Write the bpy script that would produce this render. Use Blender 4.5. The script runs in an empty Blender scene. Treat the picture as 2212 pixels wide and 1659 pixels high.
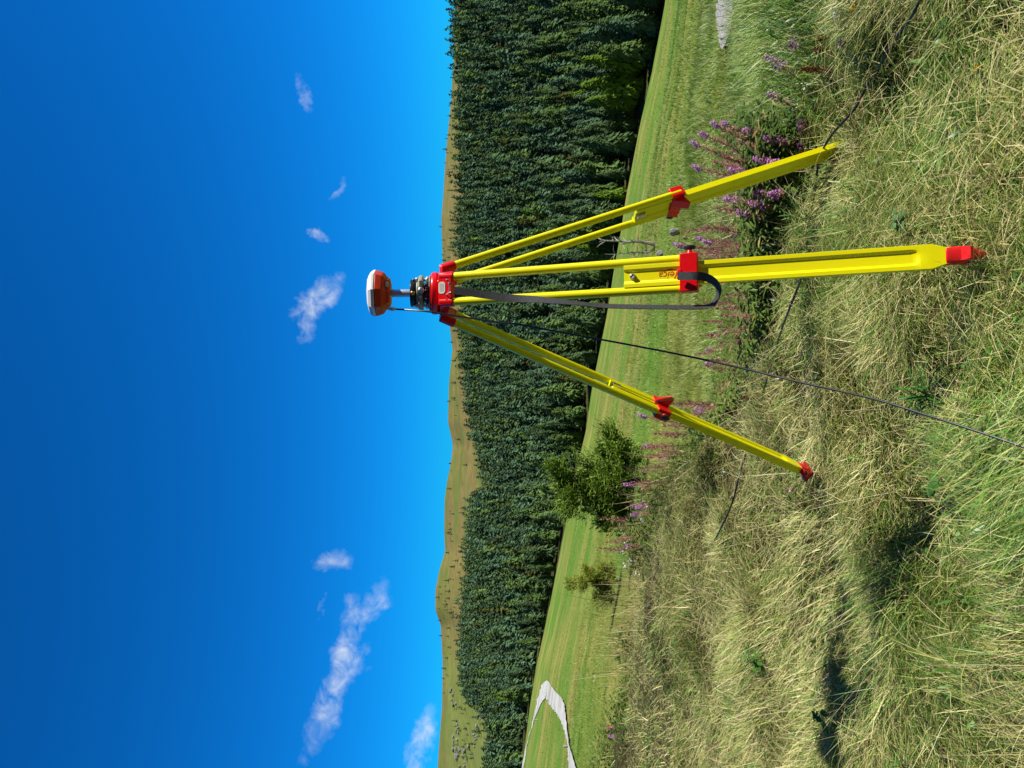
import bpy, bmesh, math, random
import numpy as np
from mathutils import Vector, Matrix
R = math.radians
rng = np.random.default_rng(7)
random.seed(7)
scene = bpy.context.scene
COL = scene.collection

# ------------------------------------------------------------------ camera, light, exposure
EYE = 1.40                       # eye height above the grass bank
FPX = 1661.0                     # focal length in units where the upright frame is 1659 x 2212
PITCH = R(2.96)
cp, sp = math.cos(PITCH), math.sin(PITCH)
cam = bpy.data.cameras.new('camera')
cam.lens = 36.0 * FPX / 2212.0
cam.sensor_width = 36.0
cam.clip_start, cam.clip_end = 0.05, 20000
camo = bpy.data.objects.new('camera', cam)
COL.objects.link(camo)
fw, up, rt = Vector((0, cp, -sp)), Vector((0, sp, cp)), Vector((1, 0, 0))
camo.matrix_world = Matrix(((-up.x, rt.x, -fw.x, 0), (-up.y, rt.y, -fw.y, 0), (-up.z, rt.z, -fw.z, EYE), (0, 0, 0, 1)))
scene.camera = camo                                   # the phone was held on its side

scene.view_settings.view_transform = 'Standard'
scene.view_settings.look = 'None'
scene.view_settings.exposure = 0.35
scene.view_settings.gamma = 1.0
scene.cycles.max_bounces = 6
scene.cycles.diffuse_bounces = 2
scene.cycles.transmission_bounces = 3

TOSUN = Vector((0.70, -0.06, 0.70)).normalized()
sl = bpy.data.lights.new('sun', 'SUN')
sl.energy, sl.angle, sl.color = 5.0, R(0.55), (1.0, 0.95, 0.86)
slo = bpy.data.objects.new('sun', sl)
COL.objects.link(slo)
slo.rotation_euler = TOSUN.to_track_quat('Z', 'Y').to_euler()
slo.location = (20, -5, 20)


def pdir(ix, iy):
    """direction of a photograph point (sideways photograph, 2212 x 1659)"""
    a = ((1659.0 - iy) - 829.5) / FPX
    b = -(ix - 1106.0) / FPX
    return Vector((a, cp + b * sp, -sp + b * cp))


def P(ix, iy, y):
    """world point at depth y seen at a photograph point"""
    d = pdir(ix, iy)
    return Vector((0, 0, EYE)) + d * (y / d.y)


world = bpy.data.worlds.new('World')
scene.world = world
world.use_nodes = True
wt = world.node_tree
wt.nodes.clear()


def N(tree, kind, **kw):
    n = tree.nodes.new(kind)
    for k, v in kw.items():
        setattr(n, k, v)
    return n


def build_world():
    t = wt
    L = t.links.new
    out = N(t, 'ShaderNodeOutputWorld')
    bg = N(t, 'ShaderNodeBackground')
    bg.inputs['Strength'].default_value = 0.055
    L(bg.outputs[0], out.inputs[0])
    sky = N(t, 'ShaderNodeTexSky', sky_type='NISHITA', sun_disc=False)
    sky.sun_elevation = math.asin(TOSUN.z)
    sky.sun_rotation = math.atan2(TOSUN.x, TOSUN.y)
    sky.altitude = 2200
    sky.air_density, sky.dust_density, sky.ozone_density = 1.0, 0.0, 2.5
    mul = N(t, 'ShaderNodeMix', data_type='RGBA', blend_type='MULTIPLY')
    mul.inputs[0].default_value = 1.0
    L(sky.outputs[0], mul.inputs[6])
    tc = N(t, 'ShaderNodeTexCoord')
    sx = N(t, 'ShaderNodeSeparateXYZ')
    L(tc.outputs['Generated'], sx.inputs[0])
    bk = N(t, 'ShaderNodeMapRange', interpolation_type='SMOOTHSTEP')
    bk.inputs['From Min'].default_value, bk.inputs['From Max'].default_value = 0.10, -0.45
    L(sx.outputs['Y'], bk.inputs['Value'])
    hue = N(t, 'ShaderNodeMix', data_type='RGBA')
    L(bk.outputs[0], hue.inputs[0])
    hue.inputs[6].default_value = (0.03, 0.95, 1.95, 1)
    hue.inputs[7].default_value = (0.26, 0.28, 0.38, 1)  # unseen sky behind the camera, toned down to shape the fill light
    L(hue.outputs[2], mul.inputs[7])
    # warped direction for ragged clouds
    nz = N(t, 'ShaderNodeTexNoise')
    nz.inputs['Scale'].default_value = 17
    nz.inputs['Detail'].default_value = 6
    nz.inputs['Roughness'].default_value = 0.62
    L(tc.outputs['Generated'], nz.inputs['Vector'])
    nf = N(t, 'ShaderNodeTexNoise')
    nf.inputs['Scale'].default_value = 42
    nf.inputs['Detail'].default_value = 5
    nf.inputs['Roughness'].default_value = 0.6
    nf.inputs['Distortion'].default_value = 0.6
    L(tc.outputs['Generated'], nf.inputs['Vector'])
    sub = N(t, 'ShaderNodeVectorMath', operation='SUBTRACT')
    L(nz.outputs['Color'], sub.inputs[0])
    sub.inputs[1].default_value = (0.5, 0.5, 0.5)
    sc = N(t, 'ShaderNodeVectorMath', operation='SCALE')
    sc.inputs[3].default_value = 0.075
    L(sub.outputs[0], sc.inputs[0])
    add = N(t, 'ShaderNodeVectorMath', operation='ADD')
    L(tc.outputs['Generated'], add.inputs[0])
    L(sc.outputs[0], add.inputs[1])
    # centre, one end of the long axis, half width (photograph units), strength
    clouds = [((745, 1440), (655, 1670), 42, 0.95), ((800, 1318), (835, 1255), 26, 0.72),
              ((724, 1212), (775, 1196), 26, 0.62), ((684, 650), (742, 590), 36, 0.95),
              ((655, 700), (640, 770), 20, 0.6), ((682, 525), (662, 505), 16, 0.62),
              ((728, 398), (712, 445), 13, 0.42), ((648, 205), (640, 160), 14, 0.45),
              ((915, 1612), (885, 1700), 30, 0.8), ((688, 1320), (668, 1352), 9, 0.34)]
    acc = None
    for c, e, hw, st in clouds:
        cd = pdir(*c).normalized()
        ax = pdir(*e).normalized() - cd
        ha = ax.length
        ax.normalize()
        bx = cd.cross(ax).normalized()
        hb = hw / FPX
        d1 = N(t, 'ShaderNodeVectorMath', operation='SUBTRACT')
        L(add.outputs[0], d1.inputs[0])
        d1.inputs[1].default_value = cd
        da = N(t, 'ShaderNodeVectorMath', operation='DOT_PRODUCT')
        L(d1.outputs[0], da.inputs[0])
        da.inputs[1].default_value = ax / ha
        db = N(t, 'ShaderNodeVectorMath', operation='DOT_PRODUCT')
        L(d1.outputs[0], db.inputs[0])
        db.inputs[1].default_value = bx / hb
        dc = N(t, 'ShaderNodeVectorMath', operation='DOT_PRODUCT')
        L(d1.outputs[0], dc.inputs[0])
        dc.inputs[1].default_value = cd
        cb = N(t, 'ShaderNodeCombineXYZ')
        L(da.outputs['Value'], cb.inputs[0])
        L(db.outputs['Value'], cb.inputs[1])
        L(dc.outputs['Value'], cb.inputs[2])
        ln = N(t, 'ShaderNodeVectorMath', operation='LENGTH')
        L(cb.outputs[0], ln.inputs[0])
        mr = N(t, 'ShaderNodeMapRange', interpolation_type='SMOOTHSTEP')
        mr.inputs['From Min'].default_value = 1.35
        mr.inputs['From Max'].default_value = 0.0
        mr.inputs['To Max'].default_value = st
        L(ln.outputs['Value'], mr.inputs['Value'])
        if acc is None:
            acc = mr.outputs[0]
        else:
            mx = N(t, 'ShaderNodeMath', operation='MAXIMUM')
            L(acc, mx.inputs[0])
            L(mr.outputs[0], mx.inputs[1])
            acc = mx.outputs[0]
    fr = N(t, 'ShaderNodeMapRange')
    fr.inputs['From Min'].default_value = 0.30
    fr.inputs['From Max'].default_value = 0.72
    fr.inputs['To Min'].default_value = 0.18
    fr.inputs['To Max'].default_value = 1.40
    L(nf.outputs['Fac'], fr.inputs['Value'])
    m2 = N(t, 'ShaderNodeMath', operation='MULTIPLY')
    L(acc, m2.inputs[0])
    L(fr.outputs[0], m2.inputs[1])
    pw = N(t, 'ShaderNodeMapRange')
    pw.inputs['From Min'].default_value = 0.06
    pw.inputs['From Max'].default_value = 1.15
    pw.inputs['To Max'].default_value = 0.80
    pp = N(t, 'ShaderNodeMath', operation='POWER')
    pp.inputs[1].default_value = 1.35
    L(m2.outputs[0], pp.inputs[0])
    L(pp.outputs[0], pw.inputs['Value'])
    mix = N(t, 'ShaderNodeMix', data_type='RGBA')
    L(pw.outputs[0], mix.inputs[0])
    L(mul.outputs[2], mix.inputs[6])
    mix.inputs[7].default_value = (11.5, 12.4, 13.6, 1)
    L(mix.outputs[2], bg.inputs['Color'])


build_world()


# ------------------------------------------------------------------ helpers
class VNoise:
    def __init__(self, seed):
        self.t = np.random.default_rng(seed).random((256, 256))

    def __call__(self, x, y, scale):
        x = np.asarray(x, float) / scale + 1000.3
        y = np.asarray(y, float) / scale + 1000.7
        xi, yi = np.floor(x).astype(int), np.floor(y).astype(int)
        fx, fy = x - xi, y - yi
        fx, fy = fx * fx * (3 - 2 * fx), fy * fy * (3 - 2 * fy)
        a, b, c, d = (xi & 255), ((xi + 1) & 255), (yi & 255), ((yi + 1) & 255)
        t = self.t
        return (t[a, c] * (1 - fx) + t[b, c] * fx) * (1 - fy) + (t[a, d] * (1 - fx) + t[b, d] * fx) * fy


VN = [VNoise(k) for k in range(12)]


def sstep(a, b, x):
    t = np.clip((x - a) / (b - a), 0, 1)
    return t * t * (3 - 2 * t)


def tag(o, label=None, cat=None, group=None, kind=None):
    if label:
        o['label'] = label
    if cat:
        o['category'] = cat
    if group:
        o['group'] = group
    if kind:
        o['kind'] = kind
    return o


def link(name, data, parent=None):
    o = bpy.data.objects.new(name, data)
    COL.objects.link(o)
    if parent is not None:
        o.parent = parent
        if parent.parent is None and parent.type == 'EMPTY':
            o.matrix_parent_inverse = Matrix.Translation(parent.location).inverted()
    return o


def empty(name, loc, label, cat, group=None):
    o = bpy.data.objects.new(name, None)
    COL.objects.link(o)
    o.location = loc
    o.empty_display_size = 0.1
    return tag(o, label, cat, group)


def np_mesh(name, verts, faces, mat, color=None, smooth=False):
    """faces: (n,k) array with constant k"""
    me = bpy.data.meshes.new(name)
    verts = np.ascontiguousarray(verts, np.float32)
    faces = np.ascontiguousarray(faces, np.int32)
    nf, k = faces.shape
    me.vertices.add(len(verts))
    me.vertices.foreach_set('co', verts.ravel())
    me.loops.add(nf * k)
    me.loops.foreach_set('vertex_index', faces.ravel())
    me.polygons.add(nf)
    me.polygons.foreach_set('loop_start', np.arange(0, nf * k, k, dtype=np.int32))
    if smooth:
        me.polygons.foreach_set('use_smooth', np.ones(nf, bool))
    if color is not None:
        ca = me.color_attributes.new('tint', 'FLOAT_COLOR', 'POINT')
        c4 = np.ones((len(verts), 4), np.float32)
        c4[:, :3] = color
        ca.data.foreach_set('color', c4.ravel())
    me.update(calc_edges=True)
    if mat:
        me.materials.append(mat)
    return me


class MB:
    """collects simple solids, then makes one mesh"""

    def __init__(self):
        self.v, self.f = [], []

    def add(self, vs, fs):
        n = len(self.v)
        self.v += [Vector(v) for v in vs]
        self.f += [[i + n for i in f] for f in fs]

    def loft(self, rings, cap=True):
        n = len(rings[0])
        vs = [v for r in rings for v in r]
        fs = []
        for k in range(len(rings) - 1):
            for i in range(n):
                j = (i + 1) % n
                fs.append([k * n + i, k * n + j, (k + 1) * n + j, (k + 1) * n + i])
        if cap:
            fs.append(list(range(n))[::-1])
            fs.append([(len(rings) - 1) * n + i for i in range(n)])
        self.add(vs, fs)

    def box(self, c, X, Y, Z, sx, sy, sz):
        c = Vector(c)
        r = []
        for z in (-1, 1):
            r.append([c + X * (sx / 2 * a) + Y * (sy / 2 * b) + Z * (sz / 2 * z) for a, b in ((-1, -1), (1, -1), (1, 1), (-1, 1))])
        self.loft(r)

    def tube(self, pts, rad, seg=10, cap=True):
        pts = [Vector(p) for p in pts]
        rs = rad if isinstance(rad, (list, tuple)) else [rad] * len(pts)
        rings = []
        prev = None
        for i, p in enumerate(pts):
            d = (pts[min(i + 1, len(pts) - 1)] - pts[max(i - 1, 0)]).normalized()
            if prev is None:
                a = d.orthogonal().normalized()
            else:
                a = (prev - d * prev.dot(d)).normalized()
            prev = a
            b = d.cross(a)
            rings.append([p + (a * math.cos(2 * math.pi * k / seg) + b * math.sin(2 * math.pi * k / seg)) * rs[i] for k in range(seg)])
        self.loft(rings, cap)

    def lathe(self, c, prof, seg=32, axis=Vector((0, 0, 1)), rot=0.0, cap=True):
        """prof: (radius, height along axis)"""
        c = Vector(c)
        a = Vector((1, 0, 0)) if abs(axis.z) > 0.9 else axis.orthogonal().normalized()
        a = (a - axis * a.dot(axis)).normalized()
        b = axis.cross(a)
        rings = []
        for r, h in prof:
            rings.append([c + axis * h + (a * math.cos(2 * math.pi * k / seg + rot) + b * math.sin(2 * math.pi * k / seg + rot)) * max(r, 1e-5) for k in range(seg)])
        self.loft(rings, cap)

    def build(self, name, mat, parent=None, bevel=0, smooth=True, angle=35, segs=2):
        me = bpy.data.meshes.new(name)
        me.from_pydata([tuple(v) for v in self.v], [], self.f)
        bm = bmesh.new()
        bm.from_mesh(me)
        bmesh.ops.recalc_face_normals(bm, faces=bm.faces)
        bm.to_mesh(me)
        bm.free()
        me.materials.append(mat)
        if smooth:
            me.polygons.foreach_set('use_smooth', [True] * len(me.polygons))
            me.set_sharp_from_angle(angle=R(angle))
        o = link(name, me, parent)
        if bevel:
            m = o.modifiers.new('bevel', 'BEVEL')
            m.width, m.segments, m.limit_method, m.angle_limit = bevel, segs, 'ANGLE', R(35)
            m.harden_normals = False
        return o


def spline(pts, n):
    """Catmull-Rom through points"""
    pts = [Vector(p) for p in pts]
    q = [pts[0] * 2 - pts[1]] + pts + [pts[-1] * 2 - pts[-2]]
    out = []
    for i in range(1, len(q) - 2):
        for k in range(n):
            t = k / n
            a, b, c, d = q[i - 1], q[i], q[i + 1], q[i + 2]
            out.append(0.5 * ((2 * b) + (c - a) * t + (2 * a - 5 * b + 4 * c - d) * t * t + (3 * b - a - 3 * c + d) * t ** 3))
    out.append(pts[-1])
    return out


# ------------------------------------------------------------------ materials
def new_mat(name):
    m = bpy.data.materials.new(name)
    m.use_nodes = True
    t = m.node_tree
    b = t.nodes['Principled BSDF']
    return m, t, b, t.links.new


def paint(name, col, rough=0.35, metal=0.0, spec=0.5, vary=0.08, bump=0.0, scale=40, coat=0.0, wear=None):
    m, t, b, L = new_mat(name)
    tc = N(t, 'ShaderNodeTexCoord')
    nz = N(t, 'ShaderNodeTexNoise')
    nz.inputs['Scale'].default_value = scale
    nz.inputs['Detail'].default_value = 6
    L(tc.outputs['Object'], nz.inputs['Vector'])
    mx = N(t, 'ShaderNodeMix', data_type='RGBA')
    mx.inputs[6].default_value = (*[c * (1 - vary) for c in col], 1)
    mx.inputs[7].default_value = (*[min(1, c * (1 + vary)) for c in col], 1)
    L(nz.outputs['Fac'], mx.inputs[0])
    last = mx.outputs[2]
    if wear:
        n2 = N(t, 'ShaderNodeTexNoise')
        n2.inputs['Scale'].default_value = wear[1]
        n2.inputs['Detail'].default_value = 8
        n2.inputs['Roughness'].default_value = 0.7
        L(tc.outputs['Object'], n2.inputs['Vector'])
        r = N(t, 'ShaderNodeMapRange')
        r.inputs['From Min'].default_value = wear[2]
        r.inputs['From Max'].default_value = wear[2] + 0.05
        L(n2.outputs['Fac'], r.inputs['Value'])
        m2 = N(t, 'ShaderNodeMix', data_type='RGBA')
        L(r.outputs[0], m2.inputs[0])
        L(last, m2.inputs[6])
        m2.inputs[7].default_value = (*wear[0], 1)
        last = m2.outputs[2]
    L(last, b.inputs['Base Color'])
    rr = N(t, 'ShaderNodeMapRange')
    rr.inputs['To Min'].default_value = max(0.02, rough - 0.1)
    rr.inputs['To Max'].default_value = rough + 0.12
    L(nz.outputs['Fac'], rr.inputs['Value'])
    L(rr.outputs[0], b.inputs['Roughness'])
    b.inputs['Metallic'].default_value = metal
    b.inputs['Specular IOR Level'].default_value = spec
    b.inputs['Coat Weight'].default_value = coat
    if bump:
        bp = N(t, 'ShaderNodeBump')
        bp.inputs['Strength'].default_value = bump
        bp.inputs['Distance'].default_value = 0.002
        L(nz.outputs['Fac'], bp.inputs['Height'])
        L(bp.outputs[0], b.inputs['Normal'])
    return m


YELLOW = paint('yellow_paint', (0.90, 0.82, 0.0), 0.32, spec=0.35, vary=0.03, scale=25, wear=((0.30, 0.22, 0.03), 70, 0.69))
RED = paint('red_paint', (0.80, 0.004, 0.006), 0.28, spec=0.4, vary=0.06, scale=30, wear=((0.35, 0.02, 0.02), 60, 0.73))
REDW = paint('red_worn_paint', (0.72, 0.008, 0.010), 0.4, vary=0.15, scale=60, wear=((0.42, 0.22, 0.16), 90, 0.68))
ORANGE = paint('orange_red_plastic', (0.66, 0.045, 0.008), 0.4, vary=0.04)
WHITE = paint('white_plastic', (0.80, 0.80, 0.79), 0.4, vary=0.03)
BLACKM = paint('black_anodised_metal', (0.012, 0.013, 0.017), 0.3, vary=0.2)
BLACKP = paint('black_plastic', (0.012, 0.012, 0.012), 0.4, vary=0.2)
CABLE = paint('black_cable_sheath', (0.012, 0.012, 0.013), 0.38, vary=0.2)
STEEL = paint('brushed_steel', (0.55, 0.56, 0.57), 0.35, metal=1.0, vary=0.1)
ALU = paint('grey_aluminium', (0.62, 0.63, 0.65), 0.42, metal=0.7, vary=0.04)
BRASS = paint('brass', (0.62, 0.45, 0.14), 0.35, metal=1.0)
GREENG = paint('grey_green_enamel', (0.33, 0.37, 0.25), 0.4, vary=0.12, scale=60)
WORN = paint('scraped_steel', (0.50, 0.47, 0.44), 0.5, metal=.6, vary=0.35, scale=90, wear=((0.45, 0.02, 0.02), 80, 0.55))
STICK = paint('cream_sticker', (0.74, 0.70, 0.60), 0.6, vary=0.06)
INK = paint('grey_print', (0.25, 0.23, 0.22), 0.7)
REDINK = paint('red_print', (0.66, 0.05, 0.004), 0.45)


def webbing():
    m, t, b, L = new_mat('black_webbing')
    tc = N(t, 'ShaderNodeTexCoord')
    w = N(t, 'ShaderNodeTexNoise')
    w.inputs['Scale'].default_value = 420
    w.inputs['Detail'].default_value = 2
    L(tc.outputs['Object'], w.inputs['Vector'])
    r = N(t, 'ShaderNodeMapRange')
    r.inputs['From Min'].default_value, r.inputs['From Max'].default_value = 0.35, 0.68
    L(w.outputs['Fac'], r.inputs['Value'])
    mx = N(t, 'ShaderNodeMix', data_type='RGBA')
    mx.inputs[6].default_value = (0.008, 0.008, 0.009, 1)
    mx.inputs[7].default_value = (0.07, 0.07, 0.072, 1)
    L(r.outputs[0], mx.inputs[0])
    L(mx.outputs[2], b.inputs['Base Color'])
    b.inputs['Roughness'].default_value = 0.6
    return m


WEB = webbing()


def leafy(name, translucent=0.3, rough=True, gain=1.0, rand=0.0, spec=0.0):
    """colour from the mesh attribute, light passing through thin blades and leaves"""
    m, t, b, L = new_mat(name)
    t.nodes.remove(b)
    out = t.nodes['Material Output']
    at = N(t, 'ShaderNodeAttribute', attribute_name='tint')
    src = at.outputs['Color']
    if rand:
        oi = N(t, 'ShaderNodeObjectInfo')
        hs = N(t, 'ShaderNodeHueSaturation')
        mr = N(t, 'ShaderNodeMapRange')
        mr.inputs['To Min'].default_value, mr.inputs['To Max'].default_value = 1 - rand, 1 + rand
        L(oi.outputs['Random'], mr.inputs['Value'])
        L(mr.outputs[0], hs.inputs['Value'])
        L(src, hs.inputs['Color'])
        src = hs.outputs['Color']
    d = N(t, 'ShaderNodeBsdfDiffuse')
    tr = N(t, 'ShaderNodeBsdfTranslucent')
    mx = N(t, 'ShaderNodeMixShader')
    mx.inputs[0].default_value = translucent
    L(src, d.inputs[0])
    L(src, tr.inputs[0])
    L(d.outputs[0], mx.inputs[1])
    L(tr.outputs[0], mx.inputs[2])
    last = mx.outputs[0]
    if spec:
        g = N(t, 'ShaderNodeBsdfGlossy')
        g.inputs['Roughness'].default_value = 0.42
        g.inputs['Color'].default_value = (0.9, 0.9, 0.9, 1)
        m2 = N(t, 'ShaderNodeMixShader')
        m2.inputs[0].default_value = spec
        L(last, m2.inputs[1])
        L(g.outputs[0], m2.inputs[2])
        last = m2.outputs[0]
    L(last, out.inputs['Surface'])
    return m


GRASSM = leafy('grass_blade', 0.17, spec=0.03)
LEAFM = leafy('leaf', 0.22, spec=0.02)
TREEM = leafy('conifer_foliage', 0.12, rand=0.22)
PETALM = leafy('petal', 0.35)
BARKM = paint('bark', (0.10, 0.075, 0.055), 0.9, vary=0.4, bump=0.8, scale=12)
DEADWOOD = paint('grey_dead_wood', (0.36, 0.33, 0.30), 0.85, vary=0.35, bump=0.5, scale=30)
ROCKM = paint('grey_rock', (0.27, 0.26, 0.24), 0.9, vary=0.5, bump=0.8, scale=5, wear=((0.10, 0.105, 0.07), 4, 0.50))


def ground_mat(name, cols, scale, detail=8, stripes=None, bump=0.3, dist=0.02, patch=None, second=None):
    m, t, b, L = new_mat(name)
    ge = N(t, 'ShaderNodeNewGeometry')
    n1 = N(t, 'ShaderNodeTexNoise')
    n1.inputs['Scale'].default_value = scale
    n1.inputs['Detail'].default_value = detail
    n1.inputs['Roughness'].default_value = 0.68
    L(ge.outputs['Position'], n1.inputs['Vector'])
    rp = N(t, 'ShaderNodeValToRGB')
    rp.color_ramp.interpolation = 'LINEAR'
    el = rp.color_ramp.elements
    while len(el) < len(cols):
        el.new(0.5)
    for k, c in enumerate(cols):
        el[k].position = 0.30 + 0.42 * k / (len(cols) - 1)
        el[k].color = (*c, 1)
    L(n1.outputs['Fac'], rp.inputs[0])
    last = rp.outputs[0]
    if stripes:
        (vec, per, colA, colB, amt) = stripes
        dp = N(t, 'ShaderNodeVectorMath', operation='DOT_PRODUCT')
        dp.inputs[1].default_value = vec
        L(ge.outputs['Position'], dp.inputs[0])
        wob = N(t, 'ShaderNodeTexNoise')
        wob.inputs['Scale'].default_value = 0.05
        L(ge.outputs['Position'], wob.inputs['Vector'])
        ad = N(t, 'ShaderNodeMath', operation='MULTIPLY_ADD')
        ad.inputs[1].default_value = 4.0
        L(wob.outputs['Fac'], ad.inputs[0])
        L(dp.outputs['Value'], ad.inputs[2])
        lg = N(t, 'ShaderNodeMath', operation='POWER')      # bands widen with the fall of the field
        lg.inputs[1].default_value = 0.55
        ab = N(t, 'ShaderNodeMath', operation='ABSOLUTE')
        L(ad.outputs[0], ab.inputs[0])
        L(ab.outputs[0], lg.inputs[0])
        ns = N(t, 'ShaderNodeTexNoise', noise_dimensions='1D')
        ns.inputs['Scale'].default_value = per
        ns.inputs['Detail'].default_value = 4
        ns.inputs['Roughness'].default_value = 0.65
        L(lg.outputs[0], ns.inputs['W'])
        r1 = N(t, 'ShaderNodeMapRange', interpolation_type='SMOOTHSTEP')
        r1.inputs['From Min'].default_value, r1.inputs['From Max'].default_value = 0.44, 0.60
        L(ns.outputs['Fac'], r1.inputs['Value'])
        mx = N(t, 'ShaderNodeMix', data_type='RGBA')
        mx.inputs[6].default_value, mx.inputs[7].default_value = (*colA, 1), (*colB, 1)
        L(r1.outputs[0], mx.inputs[0])
        m2 = N(t, 'ShaderNodeMix', data_type='RGBA')
        m2.inputs[0].default_value = amt
        L(last, m2.inputs[6])
        L(mx.outputs[2], m2.inputs[7])
        last = m2.outputs[2]
    if patch:
        (psc, pcol, lo, hi) = patch
        n3 = N(t, 'ShaderNodeTexNoise')
        n3.inputs['Scale'].default_value = psc
        n3.inputs['Detail'].default_value = 5
        n3.inputs['Roughness'].default_value = 0.65
        L(ge.outputs['Position'], n3.inputs['Vector'])
        r3 = N(t, 'ShaderNodeMapRange', interpolation_type='SMOOTHSTEP')
        r3.inputs['From Min'].default_value, r3.inputs['From Max'].default_value = lo, hi
        L(n3.outputs['Fac'], r3.inputs['Value'])
        m3 = N(t, 'ShaderNodeMix', data_type='RGBA')
        L(r3.outputs[0], m3.inputs[0])
        L(last, m3.inputs[6])
        m3.inputs[7].default_value = (*pcol, 1)
        last = m3.outputs[2]
    if second:                                            # where the trees stop: short alpine turf
        (ca, cb, ssc) = second
        n4 = N(t, 'ShaderNodeTexNoise')
        n4.inputs['Scale'].default_value = ssc
        n4.inputs['Detail'].default_value = 9
        n4.inputs['Roughness'].default_value = 0.7
        L(ge.outputs['Position'], n4.inputs['Vector'])
        r4 = N(t, 'ShaderNodeMapRange')
        r4.inputs['From Min'].default_value, r4.inputs['From Max'].default_value = 0.36, 0.64
        L(n4.outputs['Fac'], r4.inputs['Value'])
        m4 = N(t, 'ShaderNodeMix', data_type='RGBA')
        L(r4.outputs[0], m4.inputs[0])
        m4.inputs[6].default_value, m4.inputs[7].default_value = (*ca, 1), (*cb, 1)
        at = N(t, 'ShaderNodeAttribute', attribute_name='tint')
        m5 = N(t, 'ShaderNodeMix', data_type='RGBA')
        L(at.outputs['Fac'], m5.inputs[0])
        L(last, m5.inputs[6])
        L(m4.outputs[2], m5.inputs[7])
        last = m5.outputs[2]
    L(last, b.inputs['Base Color'])
    b.inputs['Roughness'].default_value = 0.95
    b.inputs['Specular IOR Level'].default_value = 0.1
    if bump:
        bp = N(t, 'ShaderNodeBump')
        bp.inputs['Strength'].default_value = bump
        bp.inputs['Distance'].default_value = dist
        L(n1.outputs['Fac'], bp.inputs['Height'])
        L(bp.outputs[0], b.inputs['Normal'])
    return m


# ------------------------------------------------------------------ terrain (real heights, metres)
# rows: (photograph y at which a compass direction lies, value)
def table(rows):
    a = np.array(sorted(rows), float)
    return lambda iy: np.interp(iy, a[:, 0], a[:, 1])


T_EDGE = table([(-600, 1500), (0, 1436), (149, 1409), (248, 1387), (411, 1356), (560, 1330), (684, 1310), (783, 1290), (835, 1280), (934, 1265),
                (996, 1250), (1091, 1230), (1206, 1208), (1303, 1189), (1378, 1173), (1444, 1158), (1524, 1145), (1606, 1135), (1659, 1127), (2200, 1085)])
T_EDGEY = table([(-600, 140), (0, 178), (830, 235), (1659, 300), (2300, 350)])
T_C = table([(-400, 0.45), (0, 0.6), (400, 0.9), (830, 1.4), (1659, 1.8)])
T_CREST = table([(-500, 2.6), (0, 2.8), (300, 3.2), (550, 3.4), (700, 3.45), (850, 3.95), (1000, 4.75), (1200, 5.9), (1400, 6.5), (1659, 7.4), (2200, 9)])
T_FTOP = table([(-400, 977), (0, 978), (174, 979), (250, 983), (436, 982), (560, 986), (700, 982), (783, 990), (823, 995), (897, 1003), (949, 1006),
                (1050, 1006), (1144, 1003), (1256, 1002), (1340, 992), (1460, 988), (1500, 992), (1659, 1000), (2200, 1000)])
T_FTOPY = table([(-600, 430), (0, 470), (830, 560), (1659, 700), (2300, 760)])
# where the wood ends on its upper side
T_WOOD = table([(-400, 973), (0, 973), (174, 977), (250, 983), (436, 982), (560, 986), (700, 984), (783, 990), (823, 995), (897, 1007), (949, 1018), (1001, 1033),
                (1050, 1040), (1075, 1012), (1144, 1004), (1256, 1003), (1340, 991), (1440, 990), (1480, 996), (1510, 1010), (1537, 1030), (1560, 1050), (1610, 1056), (1659, 1050), (2200, 1050)])
T_RIDGE = table([(-400, 990), (0, 985), (140, 982), (206, 976), (238, 972), (310, 965), (372, 960), (424, 957), (473, 952.5), (560, 955), (640, 962), (697, 970), (754, 977),
                 (783, 974), (823, 970), (910, 967), (962, 978), (1001, 973), (1040, 965), (1078, 960), (1143, 959), (1190, 961), (1229, 949), (1273, 940), (1316, 940), (1350, 952),
                 (1439, 956), (1529, 954), (1593, 949), (1659, 945), (1900, 950), (2300, 965)])


def s_to_iy(s):
    return 1659.0 - (829.5 + s * FPX)


def v_tan(v):
    """tangent of the angle below the level line for a photograph x"""
    return np.tan(np.arctan((np.asarray(v, float) - 1106.0) / FPX) + PITCH)


def bank_noise(x, y):
    return (VN[0](x, y, 0.36) - .5) * .12 + (VN[1](x, y, 0.9) - .5) * .12 + (VN[2](x, y, 2.4) - .5) * .13


HOLLOWS = [((829.5 - (1659 - b)) * 0 + (829.5 - b) / FPX * 1.4 / float(v_tan(a)), 1.4 / float(v_tan(a)), r_) for a, b, r_ in ((2045, 690, .13), (1985, 930, .15), (1965, 1070, .13), (1850, 1340, .16), (1740, 800, .14), (2010, 1380, .12), (1780, 1230, .14), (2150, 1250, .10))]


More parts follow.
